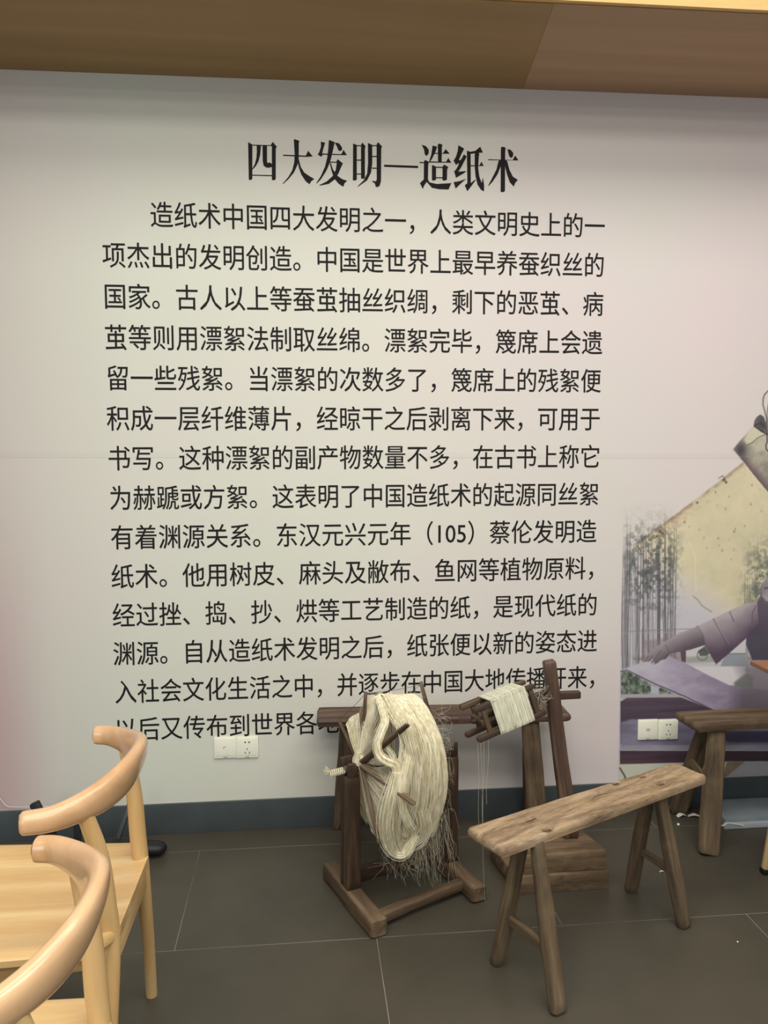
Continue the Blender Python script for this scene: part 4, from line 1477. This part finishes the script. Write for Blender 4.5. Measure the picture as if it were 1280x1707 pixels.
# S shaped loose lock
lock([(628, 1160, -.56), (636, 1180, -.62), (641, 1203, -.66), (634, 1222, -.68), (628, 1242, -.69), (632, 1260, -.70), (646, 1270, -.71), (659, 1276, -.72), (663, 1292, -.73), (660, 1318, -.735)],
     lambda t: .011 + .006 * t, 90, .0009, 5)
# second smaller loop behind it
lock([(634, 1240, -.66), (646, 1248, -.67), (656, 1262, -.69), (661, 1275, -.70)], lambda t: .007, 26, .0008, 6)
# upper middle band from the crest to the right edge of the opening
lock([(640, 1160, -.57), (652, 1182, -.62), (664, 1200, -.66), (676, 1215, -.69), (682, 1245, -.71), (676, 1285, -.735), (668, 1320, -.74)], lambda t: .022, 120, .0009, 7)
# lower left mass hanging below the reel
lock([(662, 1288, -.735), (656, 1320, -.74), (650, 1350, -.735), (648, 1380, -.72), (652, 1405, -.70), (660, 1422, -.69)], lambda t: .016 + .016 * math.sin(math.pi * min(1, t * .9)), 210, .0010, 8, flat=.6)
lock([(668, 1300, -.74), (668, 1330, -.75), (672, 1352, -.75), (680, 1372, -.745), (688, 1384, -.73)], lambda t: .012, 70, .0009, 9)
lock([(648, 1340, -.735), (642, 1370, -.725), (645, 1400, -.71), (656, 1421, -.695), (672, 1424, -.69), (684, 1408, -.68), (692, 1390, -.67)], lambda t: .016, 110, .0009, 10)
lock([(700, 1350, -.69), (704, 1376, -.68), (698, 1396, -.66), (682, 1406, -.66), (668, 1418, -.67)], lambda t: .024, 150, .0009, 11)
# rolling waviness on the right flank
for k, (x, Y) in enumerate(((690, -.72), (704, -.70), (718, -.67), (731, -.63))):
    lock([(x - 20, 1200 + 6 * k, Y + .02), (x - 8, 1240, Y), (x, 1285, Y - .005), (x, 1330, Y), (x - 8, 1366, Y + .02), (x - 18, 1392, Y + .03)], lambda t: .020, 70, .0009, 20 + k)

for k, u in enumerate((.12, .30, .50, .68, .86)):
    pts_ = []
    Lc, Rc = catmull(mainL, 2), catmull(mainR, 2)
    for i in range(1, min(len(Lc), len(Rc)) - 1):
        t = i / (len(Lc) - 1)
        p = Lc[i].lerp(Rc[i], u + .03 * math.sin(3 * t + k)) + f_dir * (.036 * (1 - (2 * u - 1) ** 2) * math.sin(math.pi * t) + .007)
        pts_.append(p)
    rr_ = random.Random(300 + k)
    out, ra = [], []
    C_ = catmull(pts_, 3)
    for q in range(95):
        a_, b_ = rr_.gauss(0, .42), abs(rr_.gauss(0, .35))
        ph = rr_.uniform(0, 6)
        o1, o2 = rr_.randrange(0, 6), rr_.randrange(0, 8)
        out.append([p + a_dir * (.0105 * a_ * (1 + .25 * math.sin(i * .3 + ph)) + .0012 * math.sin(i * .5 + ph)) + f_dir * (.010 * b_ * (1 - min(1, a_ * a_))) for i, p in enumerate(C_)][o1:len(C_) - o2])
        ra.append(.0009 * rr_.uniform(.6, 1.3))
    o = tubes('lock', out, ra, MAT_SILK, hank, sides=4, origin=hO)
    o['kind'] = 'stuff'

# sheer webs gathered at the left hub
hub = at(600, 1268, -.575)


def web(pts, n, rad, seed, mat, sag=.004, name='web_strands'):
    rr = random.Random(seed)
    P = catmull(E(pts), 6)
    out, ra = [], []
    for k in range(n):
        u = rr.random() * (len(P) - 1.001)
        i = int(u)
        e = P[i].lerp(P[i + 1], u - i)
        s0 = hub + Vector((rr.gauss(0, .004), rr.gauss(0, .004), rr.gauss(0, .006)))
        mid_ = s0.lerp(e, .5) + Vector((rr.gauss(0, sag), rr.gauss(0, sag), rr.gauss(0, sag) - sag))
        out.append(catmull([s0, mid_, e], 5))
        ra.append(rad * rr.uniform(.5, 1.4))
    o = tubes(name, out, ra, mat, hank, sides=3, origin=hO)
    o['kind'] = 'stuff'


web([(612, 1163, -.54), (620, 1159, -.55), (632, 1162, -.57)], 170, .0006, 31, MAT_SILK, .003)
web([(630, 1164, -.57), (642, 1185, -.60), (634, 1230, -.66)], 60, .0004, 32, MAT_WISP)
web([(644, 1330, -.72), (650, 1310, -.73), (660, 1300, -.73)], 50, .0004, 33, MAT_WISP)
web([(618, 1385, -.62), (630, 1398, -.66), (645, 1404, -.69), (648, 1370, -.71), (646, 1340, -.72)], 210, .0005, 34, MAT_WISP, .004)
web([(576, 1208, -.36), (584, 1196, -.36), (598, 1188, -.40)], 120, .0006, 35, MAT_SILK, .003)
web([(594, 1330, -.36), (600, 1355, -.42), (612, 1375, -.5)], 110, .0006, 36, MAT_SILK, .004)
web([(655, 1276, -.70), (660, 1262, -.69)], 50, .0004, 37, MAT_WISP)
# yarn wrapped round the axle end
lock([(596, 1256, -.575), (592, 1270, -.57), (603, 1280, -.585), (606, 1266, -.59), (598, 1260, -.58), (594, 1276, -.58)], lambda t: .010, 60, .0009, 41, name='hub_wrap')
ae = L3(-0.225, 0, ZA)
wr = []
for k in range(90):
    t = k / 89
    a = k * .7
    wr.append(L3(-0.262 + 0.070 * t, 0.010 * math.cos(a), ZA - .004 * (1 - t) + 0.010 * math.sin(a)))
pp = [wr]
for k in range(14):
    c = L3(-0.258, 0, ZA)
    pp.append(catmull([c, c + Vector((random.uniform(-.02, -.002), random.gauss(0, .008), random.uniform(-.006, .012))), c + Vector((random.uniform(-.028, -.004), random.gauss(0, .012), random.uniform(-.006, .02)))], 4))
o = tubes('axle_wrap', pp, [0.0022] + [0.0006] * 14, MAT_SILK, hank, sides=6, origin=hO)

# wispy ends: round the mass, and falling from the lower right to the frame
rr = random.Random(99)
pp = []
for k in range(95):
    x, y, Y = rr.uniform(690, 748), rr.uniform(1330, 1400), rr.uniform(-.68, -.52)
    pts = [(x, y, Y)]
    for q in range(5):
        x += rr.gauss(1.0, 4)
        y += rr.uniform(6, 26)
        Y += rr.gauss(0, .01)
        pts.append((x, min(y, 1478), Y))
    P = [p if p.z > .004 else Vector((p.x, p.y, .004)) for p in E(pts)]
    pp.append(catmull(P, 4))
for k in range(90):
    x, y = rr.uniform(728, 748), rr.uniform(1180, 1380)
    Y = -.58
    d1 = rr.gauss(6, 6)
    pp.append(catmull(E([(x - 12, y, Y), (x + d1 * .5, y + rr.gauss(0, 12), Y), (x + d1, y + rr.gauss(6, 18), Y)]), 4))
for k in range(60):
    x, y = rr.uniform(640, 700), rr.uniform(1390, 1420)
    pp.append(catmull(E([(x, y, -.66), (x + rr.gauss(0, 6), y + rr.uniform(10, 30), -.66), (x + rr.gauss(0, 12), min(1480, y + rr.uniform(20, 60)), -.66)]), 4))
for k in range(30):
    x, y = rr.uniform(605, 700), 1160
    pp.append(catmull(E([(x, y, -.50), (x + rr.gauss(0, 8), y - rr.uniform(2, 8), -.50), (x + rr.gauss(0, 16), y - rr.uniform(-4, 10), -.50)]), 4))
o = tubes('wisps', pp, [0.00021] * len(pp), MAT_WISP, hank, sides=3, origin=hO)
o['kind'] = 'stuff'
# small tuft by the right post
pp = []
c = at(745, 1244, -.46)
for k in range(26):
    v = [c + Vector((random.gauss(0, .012), random.gauss(0, .008), random.gauss(0, .014))) for _ in range(4)]
    pp.append(catmull(v, 4))
o = tubes('yarn_tuft', pp, [0.0010] * len(pp), MAT_FUZZ, None, sides=4, origin=c)
tag(o, 'small grey tuft of yarn caught on top of the right post of the reel frame', 'yarn')


# ------------------------------------------------------------------ black stand behind the chairs
bs = thing('floor_stand', 'low black metal stand with rounded feet behind the wooden chairs', 'stand', (-0.62, -0.22, 0))


def foot(pts, rad, name='foot'):
    P = catmull(pts, 8)
    n_ = len(P)
    rings = []
    for i, p in enumerate(P):
        t = i / (n_ - 1)
        tg = (P[min(i + 1, n_ - 1)] - P[max(i - 1, 0)]).normalized()
        sd = tg.cross(Vector((0, 0, 1))).normalized()
        up_ = sd.cross(tg)
        k = math.sqrt(max(.05, 1 - (2 * t - 1) ** 8))
        rings.append([p + sd * (rad[0] * k * math.cos(a)) + up_ * (rad[1] * k * math.sin(a)) for a in [2 * math.pi * q / 16 for q in range(16)]])
    return link(name, loft(rings), MAT_BLACK, bs)


foot([(-0.76, -0.19, 0.045), (-0.69, -0.19, 0.05), (-0.60, -0.18, 0.036), (-0.515, -0.175, 0.026)], (.036, .025))
foot([(-0.70, -0.19, 0.045), (-0.82, -0.20, 0.06), (-0.92, -0.20, 0.035), (-1.02, -0.20, 0.026)], (.036, .025))
foot([(-0.68, -0.17, 0.04), (-0.68, -0.25, 0.045), (-0.69, -0.36, 0.030)], (.034, .024))
bar('strut', at(196, 1400, -0.22), at(222, 1322, -0.13), 0.018, 0.012, MAT_DKGREY, bs, r=0.003)
bar('strut', at(129, 1404, -0.24), at(128, 1330, -0.24), 0.024, 0.014, MAT_DKGREY, bs, r=0.003)
bar('post', (-0.905, -0.16, 0.03), at(57, 1338, -0.16), 0.034, 0.022, MAT_BLACK, bs, r=0.004)
# thin pale cable lying against the wall at the far left
cb = tubes('cable', [catmull([(-1.35, -0.012, .30), (-1.2, -0.010, .22), at(8, 1341, -0.010), at(22, 1345, -0.012), at(45, 1345, -0.018), at(80, 1344, -0.020)], 8)], [0.0016], MAT_WHITE, None, sides=6, origin=at(22, 1345, -.01))
tag(cb, 'thin pale cable against the wall at the far left above the baseboard', 'cable')

# ------------------------------------------------------------------ right edge: grey panel, table, scraps
gp = thing('floor_panel', 'flat grey metal panel with a pale rim lying on the floor at the right', 'panel', (2.0, -0.11, 0))
box('panel', (2.03, -0.105, 0.018), (0.76, 0.175, 0.034), MAT_GREYBOX, gp, bev=0.003)
box('rim', (2.03, -0.200, 0.012), (0.78, 0.014, 0.022), MAT_ALU, gp, bev=0.002)

tb = thing('side_table', 'orange brown table whose corner and one pale leg enter at the right edge', 'table', (2.0, -0.86, 0))
box('tabletop', (2.02, -0.862, 0.742), (0.90, 0.80, 0.016), MAT_TABLE, tb, bev=0.003)
for fx, fy, tx, ty in ((1.614, -0.530, 1.70, -0.560), (2.40, -0.530, 2.35, -0.560), (1.614, -1.19, 1.70, -1.16), (2.40, -1.19, 2.35, -1.16)):
    if (fx, fy) == (1.614, -0.530) or True:
        bar('leg', (fx, fy, 0.018), (tx, ty, 0.735), 0.028, 0.028, MAT_OAK, tb, r=0.013, w1=0.036, d1=0.036, ease=0.003)
        m_ = Matrix.Translation((fx, fy, 0.009))
        link('foot_pad', boxmesh(0.030, 0.030, 0.018, 0.006), MAT_BLACK, tb, m_)


def scrap(label, cx, cy, L_, w_, rot, seed, name='paper_scrap', cat='scrap', curl=.004, group=None):
    rr_ = random.Random(seed)
    d0 = ray(cx, cy)
    c_ = CAM + d0 * (-CAM.z / d0.z)
    n_ = 9
    V, Fc = [], []
    for side_ in (0, 1):
        for i in range(n_):
            t = i / (n_ - 1)
            hw = w_ / 2 * (.5 + .5 * math.sin(math.pi * (.15 + .7 * t))) * rr_.uniform(.7, 1.2)
            z_ = .0006 + curl * math.sin(math.pi * t) + side_ * .0007
            V += [(-L_ / 2 + L_ * t, -hw, z_), (-L_ / 2 + L_ * t, hw, z_ + curl * .3 * rr_.random())]
    for side_ in (0, 1):
        b = side_ * 2 * n_
        for i in range(n_ - 1):
            f_ = (b + 2 * i, b + 2 * i + 1, b + 2 * i + 3, b + 2 * i + 2)
            Fc.append(f_ if side_ == 0 else f_[::-1])
    o_ = link(name, pydata(V, Fc), MAT_WHITE, None, Matrix.Translation((c_.x, c_.y, 0)) @ Matrix.Rotation(rot, 4, 'Z'))
    return tag(o_, label, cat, group)


scrap('crumpled white scrap at the foot of the far bench, left one', 1136, 1361, .040, .022, .1, 1, curl=.009)
scrap('torn white strip at the foot of the far bench, right one', 1158, 1362, .052, .018, -.35, 2, curl=.009)
scrap('tiny pale scrap on the grout line behind the foreground bench leg', 1131, 1375, .014, .010, .8, 3)
scrap('tiny pale scrap on the tiles left of the leaning back bench leg', 1103, 1454, .016, .005, 0, 4)
scrap('tiny pale speck on the tiles between reel frame and bench', 769, 1452, .006, .004, .4, 5, curl=.002)
scrap('tiny pale speck on the tiles at the lower right', 1230, 1571, .006, .005, .2, 6, curl=.002)
cb = tubes('cable', [catmull([(1.72, -.205, .012), at(1214, 1372, -.235), at(1206, 1376, -.25), at(1198, 1375, -.25)], 8)], [0.0032], MAT_WHITE, None, sides=8, origin=(1.66, -.22, .01))
tag(cb, 'short white cable end curling from the grey floor panel', 'cable')
# small knot of thread stuck on the front bench leg
